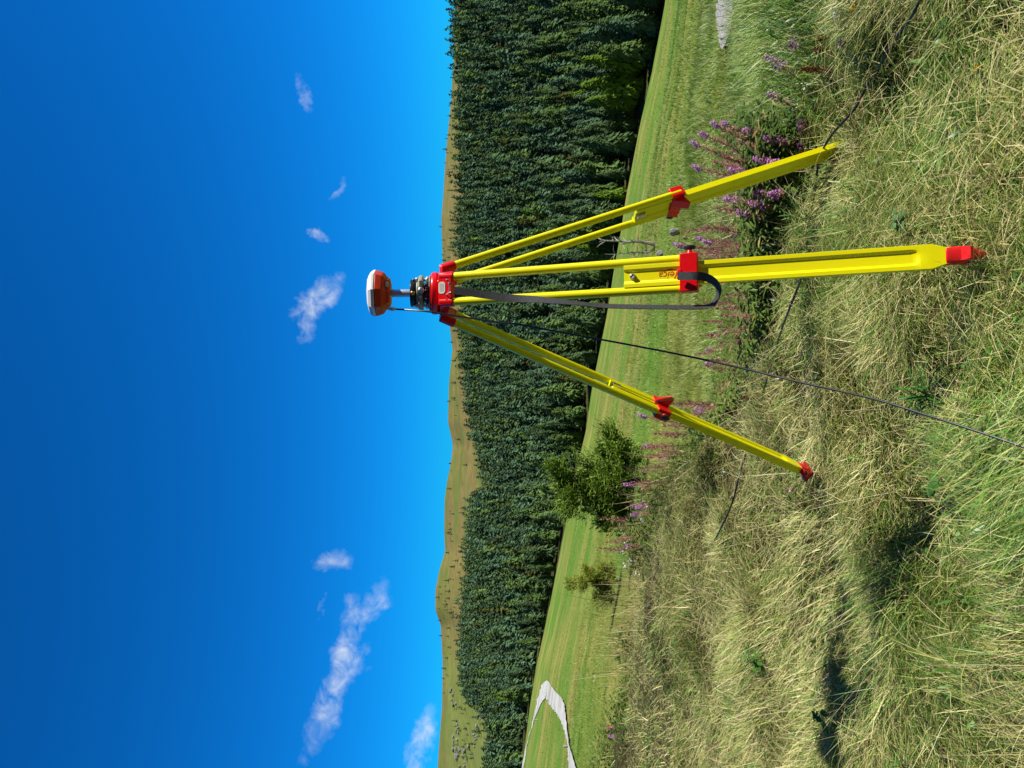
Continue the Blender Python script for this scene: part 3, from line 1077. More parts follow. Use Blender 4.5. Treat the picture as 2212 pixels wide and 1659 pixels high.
def build_tripod():
    root = empty('survey_tripod', (AX[0], AX[1], 0), 'yellow surveying tripod with red head and clamps standing in the dry grass', 'tripod')
    # head
    mb = MB()
    mb.lathe(axis_pt(.112), [(.050, 0), (.066, .004), (.0735, .010), (.0745, .020), (.0725, .027), (.069, .030), (.030, .030)], 48)
    mb.lathe(axis_pt(.098), [(.050, 0), (.0690, .002), (.0705, .005), (.0705, .012), (.066, .015)], 48)
    mb.lathe(axis_pt(.062), [(.034, 0), (.050, .004), (.052, .036)], 6, rot=R(30))
    head = mb.build('head', RED, root, bevel=.0015)
    # legs: foot in the photograph and its depth, clamp and board ends in the photograph
    specs = [((2100, 1659 - 1109), 2.03, 1489, 1349, 'front'), ((1752, 1022), 3.02, 1426, 1318, 'left'), ((1850, 310), 3.10, 1457, 1371, 'right')]
    made = []
    for (fx, fy), fd, vc, vb, which in specs:
        F = P(fx, fy, fd)
        rad = Vector((F.x - AX[0], F.y - AX[1], 0)).normalized()
        H = Vector((AX[0], AX[1], ez(.108))) + rad * .072
        d = (F - H)
        Lg = d.length
        d.normalize()
        t = ZU.cross(rad).normalized()                   # counter-clockwise seen from above
        t = (t - d * t.dot(d)).normalized()
        n = t.cross(d).normalized()
        if n.dot(rad) < 0:
            n = -n

        def at(s, a=0.0, b=0.0, H=H, d=d, t=t, n=n):
            return H + d * s + t * a + n * b

        def s_of(v):
            lo, hi = 0.0, Lg
            tv = float(v_tan(v))
            for _ in range(40):
                m = (lo + hi) / 2
                q = at(m)
                if (EYE - q.z) / q.y < tv:
                    lo = m
                else:
                    hi = m
            return lo
        sc, sb = s_of(vc), s_of(vb)
        mb = MB()
        for a in (-.0432, .0432):
            mb.tube([at(.03, a), at(sc + .015, a * 1.06)], .0135, 20)
        leg = mb.build('leg', YELLOW, root)
        # hinge block with two sockets
        mb = MB()
        mb.box(at(.022), t, d, n, .110, .050, .030)
        for a in (-.0432, .0432):
            mb.tube([at(.0, a), at(.052, a)], .0168, 20)
        mb.box(at(-.002, 0, -.020), t, d, n, .070, .036, .034)
        hinge = mb.build('hinge', RED, leg, bevel=.003)
        # extending board: a channelled bar narrowed above its shoe
        prof = []
        sh = Lg - .062

        def ring(s, hw, gd, th=.0125, gw=.0185):
            g = th - gd
            pts = [(-hw, -th), (-gw - .004, -th), (-gw + .003, -g), (gw - .003, -g), (gw + .004, -th), (hw, -th),
                   (hw, th), (gw + .004, th), (gw - .003, g), (-gw + .003, g), (-gw - .004, th), (-hw, th)]
            return [at(s, a, b) for a, b in pts]
        rings = [ring(sb, .0345, .0065), ring(sh - .088, .0345, .0065), ring(sh - .076, .0345, .005, gw=.017), ring(sh - .068, .0345, .0015, gw=.012),
                 ring(sh - .064, .0345, .0, gw=.010), ring(sh - .038, .0345, 0, gw=.010), ring(sh - .004, .0235, 0, gw=.010), ring(sh + .012, .0215, 0, gw=.010)]
        mb = MB()
        mb.loft(rings)
        mb.build('extension_board', YELLOW, leg, bevel=.0008, angle=25)
        # screw outside, steel block inside
        mb = MB()
        mb.lathe(at(sb + .027, 0, .006), [(.0095, 0), (.0095, .003), (.0078, .0032), (.0078, .011), (.0066, .0125), (.004, .0125), (.004, .009), (.001, .009)], 20, axis=n)
        mb.box(at(sb + .022, 0, -.012), t, d, n, .018, .034, .012)
        mb.build('fixing_screw', STEEL, leg, bevel=.0006)
        # clamp
        mb = MB()
        mb.box(at(sc, 0, .004), t, d, n, .117, .053, .042)
        mb.box(at(sc - .027, -.002, .022), t, d, n, .022, .014, .010)
        # gusset on the inner side
        w = .046
        for a in (-w, w):
            pass
        tri = [(-.027, -.016), (.026, -.016), (.034, -.050)]
        mb.loft([[at(sc + q, -.036, b) for q, b in tri], [at(sc + q, .002, b) for q, b in tri]])
        tri2 = [(-.026, -.058), (.026, -.058), (.030, -.090)]
        if which != 'front':
            sg = 1 if which == 'left' else -1
            mb.loft([[at(sc + q, (a + .002) * sg, -.012) for q, a in tri2], [at(sc + q, (a + .002) * sg, .012) for q, a in tri2]])
        mb.tube([at(sc + .002, .056), at(sc + .002, .066), at(sc + .002, .074)], [.0115, .0085, .0065], 16)
        clamp = mb.build('clamp', RED, leg, bevel=.0022)
        mb = MB()
        k0 = at(sc + .002, .080)
        rings = []
        for q, rr in ((-.0075, .30), (-.006, .85), (-.002, 1.0), (.003, .98), (.0065, .7), (.0075, .2)):
            rings.append([k0 + t * q + d * (math.cos(p) * .0170 * rr * (1 + .10 * math.cos(4 * p))) + n * (math.sin(p) * .0105 * rr) for p in [2 * math.pi * i / 24 for i in range(24)]])
        mb.loft(rings)
        mb.build('clamp_knob', BLACKP, leg)
        # shoe with its tread and spike
        mb = MB()
        ZZ = []
        for s, hw, hb in ((sh - .004, .0215, .0145), (sh - .002, .0245, .0170), (sh + .045, .0250, .0175), (sh + .060, .0215, .0160), (sh + .074, .0130, .0110), (sh + .094, .0060, .0050), (sh + .12, .0015, .0015)):
            ZZ.append([at(s, hw * math.copysign(abs(math.cos(p)) ** .6, math.cos(p)), hb * math.copysign(abs(math.sin(p)) ** .6, math.sin(p))) for p in [2 * math.pi * i / 28 for i in range(28)]])
        mb.loft(ZZ)
        # tread lug on the outside of the shoe
        lug = [(.030, .014), (.058, .014), (.058, .036), (.050, .040)]
        mb.loft([[at(sh + q, -.017, b) for q, b in lug], [at(sh + q, .017, b) for q, b in lug]])
        if which == 'left':
            fl = [(.004, .020), (.012, .052), (.022, .050), (.052, .020)]
            mb.loft([[at(sh + q, a, -.012) for q, a in fl], [at(sh + q, a, .010) for q, a in fl]])
            fl = [(.030, -.020), (.040, -.054), (.066, -.050), (.058, -.018)]
            mb.loft([[at(sh + q, a, -.014) for q, a in fl], [at(sh + q, a, .010) for q, a in fl]])
        shoe = mb.build('shoe', REDW, leg, bevel=.0015)
        mb = MB()
        rim = []
        for s, hw, hb in ((sh + .056, .0232, .0172), (sh + .060, .0236, .0176), (sh + .064, .0205, .0155)):
            rim.append([at(s, hw * math.copysign(abs(math.cos(p)) ** .6, math.cos(p)), hb * math.copysign(abs(math.sin(p)) ** .6, math.sin(p))) for p in [2 * math.pi * i / 28 for i in range(28)]])
        mb.loft(rim)
        mb.build('worn_rim', WORN, shoe, bevel=.0006)
        mb = MB()
        mb.lathe(at(sh + .105), [(.0048, -.02), (.0035, .01), (.0012, .034)], 12, axis=d)
        mb.build('spike', WORN, shoe)
        made.append((leg, at, sc, sb, Lg, t, n, d, sh))

    # front leg: sticker, buckle, lettering, strap
    leg, at, sc, sb, Lg, t, n, d, sh = made[0]
    mb = MB()
    f0 = .0158
    oc = [(-.020, -.007), (-.014, -.012), (.014, -.012), (.020, -.007), (.020, .007), (.014, .012), (-.014, .012), (-.020, .007)]
    mb.loft([[at(.012 + b, a + .004, f0 - .001) for a, b in oc], [at(.012 + b, a + .004, f0 + .0006) for a, b in oc]])
    st = mb.build('sticker', STICK, leg)
    mb = MB()
    rr = random.Random(4)
    for i in range(5):
        x = -.013
        while x < .012:
            w = rr.uniform(.0015, .004)
            mb.box(at(.012 - .0066 + i * .0032, x + w / 2 + .004, f0 + .0008), t, d, n, w, .0007, .0004)
            x += w + .001
    mb.build('print', INK, st, smooth=False)
    mb = MB()
    mb.tube(spline([at(.030, -.0255 + .004, .013), at(.030, -.0255 + .004, .021), at(.035, -.0245 + .004, .0225), at(.040, -.019 + .004, .0215), at(.041, .0, .021), at(.040, .019 + .004, .0215),
                    at(.035, .0245 + .004, .0225), at(.030, .0255 + .004, .021), at(.030, .0255 + .004, .013)], 5), .0017, 10)
    mb.tube([at(.046, -.0155 + .002, .016), at(.046, .0155 + .002, .016)], .0014, 8)
    mb.tube([at(.046, -.0155 + .002, .016), at(.036, -.0155 + .002, .016)], .0014, 8)
    mb.tube([at(.046, .0155 + .002, .016), at(.036, .0155 + .002, .016)], .0014, 8)
    mb.build('strap_buckle', STEEL, leg)
    mb = MB()
    mb.lathe(at(.030, -.037, .0150), [(.0032, 0), (.0032, .0012), (.001, .0018)], 12, axis=n)
    mb.build('screw', RED, leg)
    # lettering: reads upwards along the board
    cu = bpy.data.curves.new('lettering', 'FONT')
    cu.body = 'eica'
    cu.size = .0315
    cu.shear = .22
    cu.extrude = .0002
    cu.offset = -.0002
    tmp = bpy.data.objects.new('tmp', cu)
    me = bpy.data.meshes.new_from_object(tmp)
    wid = max(v.co.x for v in me.vertices)
    # along the board -d is the reading direction, letters' tops point to -t
    s1 = s_of_global(at, Lg, 1424)
    org = at(s1 + wid, .0085, .0066)
    M = Matrix((( -d.x, -t.x, n.x, org.x), (-d.y, -t.y, n.y, org.y), (-d.z, -t.z, n.z, org.z), (0, 0, 0, 1)))
    me.transform(M)
    mb = MB()
    # looped capital letter and the underline stroke, as flat ribbons

    def stroke(pts, w):
        q = spline([at(s1 + a, b, .0066) for a, b in pts], 8)
        ws = [w * (.35 + .65 * math.sin(math.pi * min(1, max(0, (i + .5) / len(q))))) for i in range(len(q))]
        for i in range(len(q) - 1):
            dd = (q[i + 1] - q[i]).normalized()
            sd = dd.cross(n)
            mb.loft([[q[i] - sd * ws[i] / 2 - n * .0002, q[i] + sd * ws[i] / 2 - n * .0002, q[i] + sd * ws[i] / 2 + n * .0004, q[i] - sd * ws[i] / 2 + n * .0004],
                     [q[i + 1] - sd * ws[i + 1] / 2 - n * .0002, q[i + 1] + sd * ws[i + 1] / 2 - n * .0002, q[i + 1] + sd * ws[i + 1] / 2 + n * .0004, q[i + 1] - sd * ws[i + 1] / 2 + n * .0004]])
    w = wid
    stroke([(w + .004, .006), (w + .002, -.004), (w - .002, -.013), (w + .003, -.0175), (w + .007, -.013), (w + .008, -.004), (w + .009, .005), (w + .013, .0095), (w + .018, .006)], .0032)
    stroke([(-.001, .0135), (.010, .0115), (.022, .0125), (.036, .0155), (w + .004, .0110), (w + .016, .0040)], .0022)
    let = mb.build('lettering', REDINK, leg, smooth=False)
    bm = bmesh.new()
    bm.from_mesh(let.data)
    bm.from_mesh(me)
    bm.to_mesh(let.data)
    bm.free()

    # carrying strap: hangs from the buckle, loops up through the front clamp
    pts = [(981, 627, 2.545), (1047, 637, 2.52), (1105, 644, 2.49), (1168, 647.5, 2.46), (1255, 656, 2.42), (1310, 661, 2.40), (1438, 663.5, 2.33), (1505, 663.5, 2.30), (1533, 661, 2.285),
           (1546, 650, 2.275), (1553, 628, 2.262), (1543, 609, 2.252), (1521, 598, 2.25), (1497, 596, 2.256), (1464, 596.5, 2.29)]
    q = spline([P(*p) for p in pts], 8)
    nn = len(q)
    base = Vector((1, 0, 0))
    # turn of the band along its length (degrees): flat to the camera, then edge on, then flat again
    kx = [0, .12, .20, .28, .36, .50, .68, .76, .82, .88, .93, 1]
    ky = [0, 4, 30, 62, 58, 60, 62, 48, 22, 4, 0, 0]
    mb = MB()
    rings = []
    for i, p in enumerate(q):
        dd = (q[min(i + 1, nn - 1)] - q[max(i - 1, 0)]).normalized()
        view = (p - Vector((0, 0, EYE))).normalized()
        sd = dd.cross(view).normalized()                  # across the band, seen flat
        nr = sd.cross(dd).normalized()
        a = R(float(np.interp(i / (nn - 1), kx, ky)))
        w_, h_ = sd * math.cos(a) + nr * math.sin(a), nr * math.cos(a) - sd * math.sin(a)
        W, T = .0122, .0010
        rings.append([p - w_ * W - h_ * T, p + w_ * W - h_ * T, p + w_ * W + h_ * T, p - w_ * W + h_ * T])
    mb.loft(rings)
    mb.build('carrying_strap', WEB, root, angle=60)
    # screw plate under the head
    mb = MB()
    mb.lathe(axis_pt(.034), [(.016, 0), (.018, .002), (.018, .022), (.012, .03)], 20)
    mb.build('centring_screw', BLACKP, root, bevel=.0008)
    return made


def s_of_global(at, Lg, v):
    lo, hi = 0.0, Lg
    tv = float(v_tan(v))
    for _ in range(40):
        m = (lo + hi) / 2
        q = at(m)
        if (EYE - q.z) / q.y < tv:
            lo = m
        else:
            hi = m
    return lo


LEGS = build_tripod()


def build_tribrach():
    z0 = .1425
    root = empty('tribrach', axis_pt(z0), 'grey green levelling base with three foot screws on the red tripod head', 'levelling base')
    tri = lambda r, c, a0: [(r * math.cos(a0 + k * 2 * math.pi / 3 + e) * (1 if True else 1), r * math.sin(a0 + k * 2 * math.pi / 3 + e)) for k in range(3) for e in (-c, -c / 3, c / 3, c)]
    a0 = R(-90 + 58)
    mb = MB()
    for z, r in ((z0 + .0006, .060), (z0 + .004, .063), (z0 + .007, .061)):
        pass
    mb.loft([[axis_pt(z) + Vector((x, y, 0)) for x, y in tri(r, R(24), a0)] for z, r in ((z0 + .0006, .060), (z0 + .0035, .0645), (z0 + .0065, .062))])
    mb.build('base_plate', GREENG, root, bevel=.001)
    mb = MB()
    mb.loft([[axis_pt(z) + Vector((x, y, 0)) for x, y in tri(r, R(20), a0)] for z, r in ((z0 + .026, .058), (z0 + .030, .063), (z0 + .040, .063), (z0 + .043, .058))])
    mb.lathe(axis_pt(z0 + .022), [(.030, 0), (.047, .006), (.049, .014), (.049, .026), (.046, .0285)], 40)
    mb.build('upper_plate', GREENG, root, bevel=.0012)
    for k in range(3):
        a = a0 + k * 2 * math.pi / 3
        c = axis_pt(z0 + .006, .052, a)
        mb = MB()
        prof = [(.006, 0), (.012, .002), (.0125, .008), (.010, .010), (.006, .012), (.0055, .022)]
        mb.lathe(c, prof, 18)
        mb.lathe(c + ZU * .036, [(.0078, 0), (.0085, .002), (.0085, .009), (.0070, .0105)], 18)
        fs = mb.build('foot_screw', ALU, root, bevel=.0006)
        mb = MB()
        mb.lathe(c + ZU * .0467, [(.0042, 0), (.0042, .010), (.003, .0115)], 12)
        mb.build('screw_top', STEEL, fs)
    # black screws of the optical part and the locking knob facing the camera
    mb = MB()
    for k, (dx, dz) in enumerate(((-.012, .016), (.003, .014), (.022, .017), (.012, .012), (-.026, .013))):
        mb.lathe(axis_pt(z0 + dz) + Vector((dx, -.046, 0)), [(.0045, 0), (.0055, .002), (.0055, .010), (.0035, .012)], 12, axis=Vector((0, -1, 0)))
    mb.tube([axis_pt(z0 + .012) + Vector((-.04, -.036, 0)), axis_pt(z0 + .013) + Vector((-.01, -.050, 0)), axis_pt(z0 + .012) + Vector((.03, -.044, 0))], .004, 8)
    mb.lathe(axis_pt(z0 + .008), [(.036, 0), (.036, .018)], 24)
    mb.build('adjusting_screws', BLACKP, root, bevel=.0005)
    mb = MB()
    mb.lathe(axis_pt(z0 + .032) + Vector((.004, -.048, 0)), [(.0085, 0), (.0105, .002), (.0105, .009), (.008, .011)], 20, axis=Vector((0, -1, 0)))
    mb.box(axis_pt(z0 + .032) + Vector((.004, -.060, 0)), Vector((1, 0, 0)), ZU, Vector((0, -1, 0)), .003, .017, .004)
    mb.build('locking_knob', STEEL, root, bevel=.0006)


build_tribrach()


def build_adapter():
    z0 = .1935
    root = empty('antenna_carrier', axis_pt(z0), 'black round carrier with grey pole between levelling base and antenna', 'carrier')
    mb = MB()
    mb.lathe(axis_pt(z0), [(.040, 0), (.0475, .001), (.0485, .003), (.0485, .017), (.047, .0205), (.040, .0215), (.014, .0218)], 48)
    disc = mb.build('disc', BLACKM, root, bevel=.0004)
    for a in (-96, 20, 140):
        mb = MB()
        dv = Vector((math.cos(R(a)), math.sin(R(a)), 0))
        mb.lathe(axis_pt(z0 + .0105) + dv * .047, [(.0068, 0), (.0072, .0008), (.0072, .0035), (.006, .0045), (.002, .0046)], 18, axis=dv)
        mb.box(axis_pt(z0 + .0105) + dv * .0520, dv.cross(ZU), ZU, dv, .0012, .011, .0008)
        mb.build('brass_screw', BRASS, disc)
    mb = MB()
    mb.lathe(axis_pt(z0 + .021), [(.0138, 0), (.0138, .064), (.0128, .066), (.0088, .067), (.0085, .088)], 28)
    mb.build('pole', ALU, root, bevel=.0004)


build_adapter()


def build_antenna():
    z0 = .283
    root = empty('satellite_antenna', axis_pt(z0), 'white topped orange red satellite antenna at the top of the pole', 'antenna')
    rot = R(-90 + 2)
    mb = MB()
    mb.lathe(axis_pt(z0), [(.018, 0), (.047, .0005), (.055, .006), (.0585, .014), (.074, .025), (.0808, .046), (.0815, .051)], 8, rot=rot)
    body = mb.build('body', ORANGE, root, bevel=.0035, angle=20, segs=3)
    mb = MB()
    mb.lathe(axis_pt(z0), [(.0812, .0512), (.0825, .053), (.0815, .061), (.073, .071), (.056, .0775), (.030, .081), (.004, .082)], 8, rot=rot)
    mb.build('radome', WHITE, root, bevel=.006, angle=20, segs=4)
    mb = MB()
    mb.lathe(axis_pt(z0 + .001), [(.016, -.006), (.017, -.004), (.017, .002)], 24)
    mb.build('mount', STEEL, root)
    c = P(848, 667.5, 2.655)
    ax = (P(852, 668, 2.655) - P(842, 667.2, 2.655)).normalized()
    mb = MB()
    mb.lathe(c, [(.0042, -.016), (.0055, -.015), (.0055, -.006), (.0078, -.005), (.0078, .002), (.0062, .003), (.0062, .008), (.004, .011)], 14, axis=ax)
    mb.build('connector', STEEL, root, bevel=.0004)
    # type plate on the side that faces right
    mb = MB()
    a = rot + R(67)
    for q in (0,):
        dv = Vector((math.cos(R(-62)), math.sin(R(-62)), 0))
        tv = dv.cross(ZU)
        mb.box(axis_pt(z0 + .0085) + dv * .0535, tv, (ZU + dv * .35).normalized(), dv, .020, .010, .006)
    pl = mb.build('type_plate', STICK, root, bevel=.0004)


build_antenna()


def cable(name, pts, rad, label, mat, n=10, seg=8, cat='cable'):
    mb = MB()
    mb.tube(spline(pts, n), rad, seg)
    return tag(mb.build(name, mat), label, cat)


pts = [(847.5, 667.4, 2.655), (865, 668.4, 2.65), (921, 672.5, 2.60), (995, 684, 2.58), (1085, 697.5, 2.56), (1119, 700.5, 2.55), (1218, 719, 2.52), (1350, 743, 2.46), (1481, 768.5, 2.38),
       (1610, 797, 2.28), (1730, 826, 2.17), (1880, 860, 2.04), (1990, 893, 1.94), (2090, 925, 1.85), (2212, 966, 1.74), (2280, 990, 1.66)]
cable('antenna_cable', [P(*p) for p in pts], .0031, 'thin black antenna cable hanging from the antenna down across the front', CABLE, 8)

gp = [(2040, -90), (1986, 4), (1968, 37), (1929, 94), (1902, 139), (1872, 188), (1852, 226), (1834, 250), (1802, 285), (1784, 311), (1774, 330), (1768, 350), (1764, 380), (1758, 430), (1748, 500), (1738, 560), (1728, 608), (1706, 665),
      (1686, 719), (1672, 770), (1657, 817), (1640, 880), (1620, 950), (1597, 1027), (1582, 1085), (1556, 1144), (1530, 1190)]
lift = [0.02, .085, .09, .07, .085, .06, .09, .10, .11, .11, .10, .09, .06, .02, .02, .04, .115, .11, .08, .03, .07, .02, .03, .09, .115, .105, .0]
gpts = []
for (ix, iy), lf in zip(gp, lift):
    q = hit(ix, iy, lf)
    gpts.append(q + Vector((0, 0, lf)))
cable('ground_cable', gpts, .0046, 'thick black cable lying through the grass behind the tripod', CABLE, 6)


# ------------------------------------------------------------------ path, gravel
def ribbon_on_land(name, left, right, mat, lift, n=8, across=6, rag=3.0):
    a = spline([Vector((p[0], p[1], 0)) for p in left], n)
    b = spline([Vector((p[0], p[1], 0)) for p in right], n)
    m = min(len(a), len(b))
    V, F = [], []
    for i in range(m):
        q0 = (VN[4](i * 1.0, 3.0, 2.2) - .5) * rag
        q1 = (VN[5](i * 1.0, 9.0, 1.7) - .5) * rag
        pa, pb = hit(a[i].x + q0, a[i].y + q0), hit(b[i].x + q1, b[i].y - q1)
        for k in range(across + 1):
            q = pa.lerp(pb, k / across)
            V.append((q.x, q.y, hz(q.x, q.y) + lift))
    w = across + 1
    for i in range(m - 1):
        for k in range(across):
            F.append((i * w + k, i * w + k + 1, (i + 1) * w + k + 1, (i + 1) * w + k))
    o = link(name, np_mesh(name, np.array(V), np.array(F), mat, smooth=True))
    return tag(o, kind='structure')


def R4(pts):
    return [((1700 + x / 2.143) / 1.8228, (2250 + y / 2.143) / 1.8228) for x, y in pts]


PATHM = ground_mat('pale_gravel', [(0.34, 0.34, 0.31), (0.50, 0.495, 0.47), (0.62, 0.60, 0.56)], 0.7, bump=0.5, patch=(0.35, (0.33, 0.33, 0.25), 0.50, 0.62))
GRAVM = ground_mat('grey_gravel', [(0.22, 0.21, 0.19), (0.40, 0.39, 0.35), (0.54, 0.52, 0.47)], 18, bump=0.8)
outer = R4([(755, 1730), (800, 1450), (860, 1240), (905, 1050), (938, 950), (975, 920), (1010, 950), (1050, 1010), (1110, 1070), (1138, 1150), (1157, 1300), (1172, 1450), (1202, 1540), (1240, 1659), (1275, 1760)])
inner = R4([(772, 1730), (812, 1450), (868, 1260), (930, 1110), (955, 1080), (968, 1066), (980, 1085), (1008, 1125), (1050, 1180), (1090, 1240), (1130, 1330), (1163, 1460), (1169, 1545), (1171, 1659), (1172, 1760)])
ribbon_on_land('path', outer, inner, PATHM, 0.08, 14)
ribbon_on_land('gravel', [(1556, -120), (1557, -40), (1558, 40), (1562, 80), (1566, 106)], [(1602, -120), (1600, -40), (1597, 25), (1590, 62), (1572, 104)], GRAVM, 0.045, 16, rag=9.0)


# ------------------------------------------------------------------ rocks and dead wood
def rock_mesh(seed, rough=.35):
    r = np.random.default_rng(seed)
    bm = bmesh.new()
    bmesh.ops.create_icosphere(bm, subdivisions=3, radius=1)
    ks = r.normal(0, 1, (9, 3))
    off = r.uniform(.55, 1.0, 9)
    for v in bm.verts:
        p = np.array(v.co)
        f = 1.0
        for k, o in zip(ks, off):
            u = k / np.linalg.norm(k)
            dd = p @ u
            if dd * f > o * .85:
                f = min(f, o * .85 / dd)
        f *= 1 + rough * .15 * math.sin(9 * p[0] + seed) * math.sin(8 * p[1] + 2) + r.normal(0, .02)
        v.co *= f
    me = bpy.data.meshes.new('rock')
    bm.to_mesh(me)
    bm.free()
    me.materials.append(ROCKM)
    return me


ROCKS = [rock_mesh(s) for s in range(5)]


def rock(ix, iy, px, py, label, group=None, k=0, sink=.25):
    """px, py: size in the photograph across and up"""
    q = hit(ix, iy)
    m = q.length / FPX
    o = bpy.data.objects.new('rock', ROCKS[k % 5])
    COL.objects.link(o)
    sx, szz = px * m / 2, py * m / 2
    o.location = (q.x, q.y, q.z + szz * (1 - sink) * .6)
    o.scale = (sx, sx * .8, szz)
    o.rotation_euler = (0, 0, k * 1.7)
    tag(o, label, 'rock', group)


rock(1468, 500, 20, 32, 'tall grey rock on the meadow beside the right clamp', k=0)
rock(1484, 515, 13, 14, 'small low grey stone beside the tall grey rock on the meadow', k=1)
rock(1432, 546, 18, 22, 'rounded pale rock under the grey dead branches', k=2)
rock(1404, 1308, 10, 9, 'pale stone in the meadow near the far forest edge', k=3)
rr = random.Random(9)
spots = []
for cx, cy, dx, dy, n in ((1003, 1640, 16, 26, 16), (988, 1600, 8, 34, 12), (1022, 1598, 12, 14, 8), (1054, 1524, 14, 16, 16), (980, 1500, 7, 22, 7), (1036, 1560, 12, 12, 4)):
    for _ in range(n):
        spots.append((cx + rr.uniform(-1, 1) * dx, cy + rr.uniform(-1, 1) * dy, rr.uniform(5, 15), rr.uniform(3.5, 9)))
for k, (ix, iy, a, b) in enumerate(spots):
    where = ('in the outcrop inside the thinning forest' if 1500 < iy < 1550 else 'high on the green slope beside the forest tip' if iy < 1500 else 'in the scattered outcrop on the green slope above the path')
    rock(ix, iy, a, b, 'weathered grey rock ' + where, 'grey rocks on the left slope', k)


def dead_branch(pts, depth, rad, label, seed):
    r = random.Random(seed)
    q = spline([P(x, y, depth) for x, y in pts], 6)
    n = len(q)
    mb = MB()
    mb.tube(q, [rad * (1.05 - .9 * i / n) for i in range(n)], 7)
    for k in range(26):
        i = r.randrange(4, n - 3)
        b = q[i]
        v = Vector((r.uniform(-1, 1), r.uniform(-1, 1), r.uniform(-.2, .9))).normalized() * r.uniform(.06, .30)
        mb.tube([b, b + v * .5 + Vector((0, 0, .02)), b + v], [rad * .35, rad * .25, rad * .08], 5)
    return tag(mb.build('dead_branch', DEADWOOD), label, 'branch')


B1 = [((2350 + x / 3.687) / 1.8228, (900 + y / 3.687) / 1.8228) for x, y in [(850, 240), (780, 215), (700, 205), (560, 185), (440, 200), (340, 185), (200, 180), (110, 175), (40, 190)]]
B2 = [((2350 + x / 3.687) / 1.8228, (900 + y / 3.687) / 1.8228) for x, y in [(860, 270), (830, 300), (770, 330), (700, 350), (560, 340), (470, 350), (380, 352), (300, 368), (220, 375), (120, 370)]]
d0 = hit(*B1[0]).y
dead_branch(B1, d0, .05, 'thicker grey dead branch standing upright on the meadow behind the tripod', 3)
dead_branch(B2, d0, .032, 'thinner grey dead branch standing beside the thicker one on the meadow', 5)


def post(ix, iy, ix2, label):
    q = hit(ix, iy)
    h = abs(ix2 - ix) * q.y / FPX
    mb = MB()
    mb.tube([q - Vector((0, 0, .2)), q + Vector((0, 0, h * .93)), q + Vector((0, 0, h))], [.055, .05, .02], 8)
    return tag(mb.build('wooden_post', DEADWOOD), label, 'post', 'thin posts along the white path')


for k, (a, b, c, w) in enumerate([(1163, 1555, 1152, 'inner side of the far branch'), (1145, 1560, 1136, 'outer side of the far branch'), (1229, 1612, 1217, 'inner side of the near branch'),
                                  (1159, 1512, 1150, 'outer side near the bend')]):
    post(a, b, c, 'thin post at the white path, ' + w)


# ------------------------------------------------------------------ plants
def leaf_set(pos, az, pitch, ln, wd, col, droop=.5, fold=.25):
    """lance or oval leaves, three quads long, folded a little along the middle"""
    n = len(pos)
    d = np.stack([np.cos(az) * np.cos(pitch), np.sin(az) * np.cos(pitch), np.sin(pitch)], 1)
    s = np.stack([-np.sin(az), np.cos(az), np.zeros(n)], 1)
    u = np.cross(d, s)
    ts = [0, .3, .65, 1.0]
    ws = [.25, 1.0, .8, .05]
    rows = []
    for t, w in zip(ts, ws):
        c = pos + d * (ln * t)[:, None] + np.array([0, 0, -1.0]) * (ln * droop * t * t)[:, None]
        rows += [c - s * (wd * w / 2)[:, None] - u * (wd * w * fold)[:, None], c, c + s * (wd * w / 2)[:, None] - u * (wd * w * fold)[:, None]]
    V = np.stack(rows, 1)
    fs = []
    for k in range(3):
        a = 3 * k
        fs += [(a, a + 1, a + 4, a + 3), (a + 1, a + 2, a + 5, a + 4)]
    F = (np.arange(n)[:, None, None] * 12 + np.array(fs)[None]).reshape(-1, 4)
    return V.reshape(-1, 3), F, np.repeat(col, 12, 0)


def tube_np(pts, rads, col, seg=5):
    mb = MB()
    mb.tube(pts, rads, seg, cap=False)
    return np.array([tuple(v) for v in mb.v]), np.array(mb.f), np.tile(np.array(col)[None], (len(mb.v), 1))


def cards(c, size, r, cols):
    """small petals: randomly turned four sided flakes"""
    n = len(c)
    a = r.normal(0, 1, (n, 3))
    a /= np.linalg.norm(a, axis=1)[:, None]
    b = np.cross(a, r.normal(0, 1, (n, 3)))
    b /= np.linalg.norm(b, axis=1)[:, None]
    sz = (size * r.uniform(.6, 1.3, n))[:, None]
    V = np.stack([c - a * sz, c + b * sz * .7, c + a * sz, c - b * sz * .7], 1).reshape(-1, 3)
    return V, np.arange(n * 4).reshape(n, 4), np.repeat(lerp3(cols[0], cols[1], r.random(n)), 4, 0)


PINK = ((0.46, 0.15, 0.44), (0.78, 0.42, 0.74))
POD = ((0.36, 0.15, 0.115), (0.64, 0.38, 0.30))
WEED = ((0.050, 0.105, 0.020), (0.16, 0.26, 0.050))


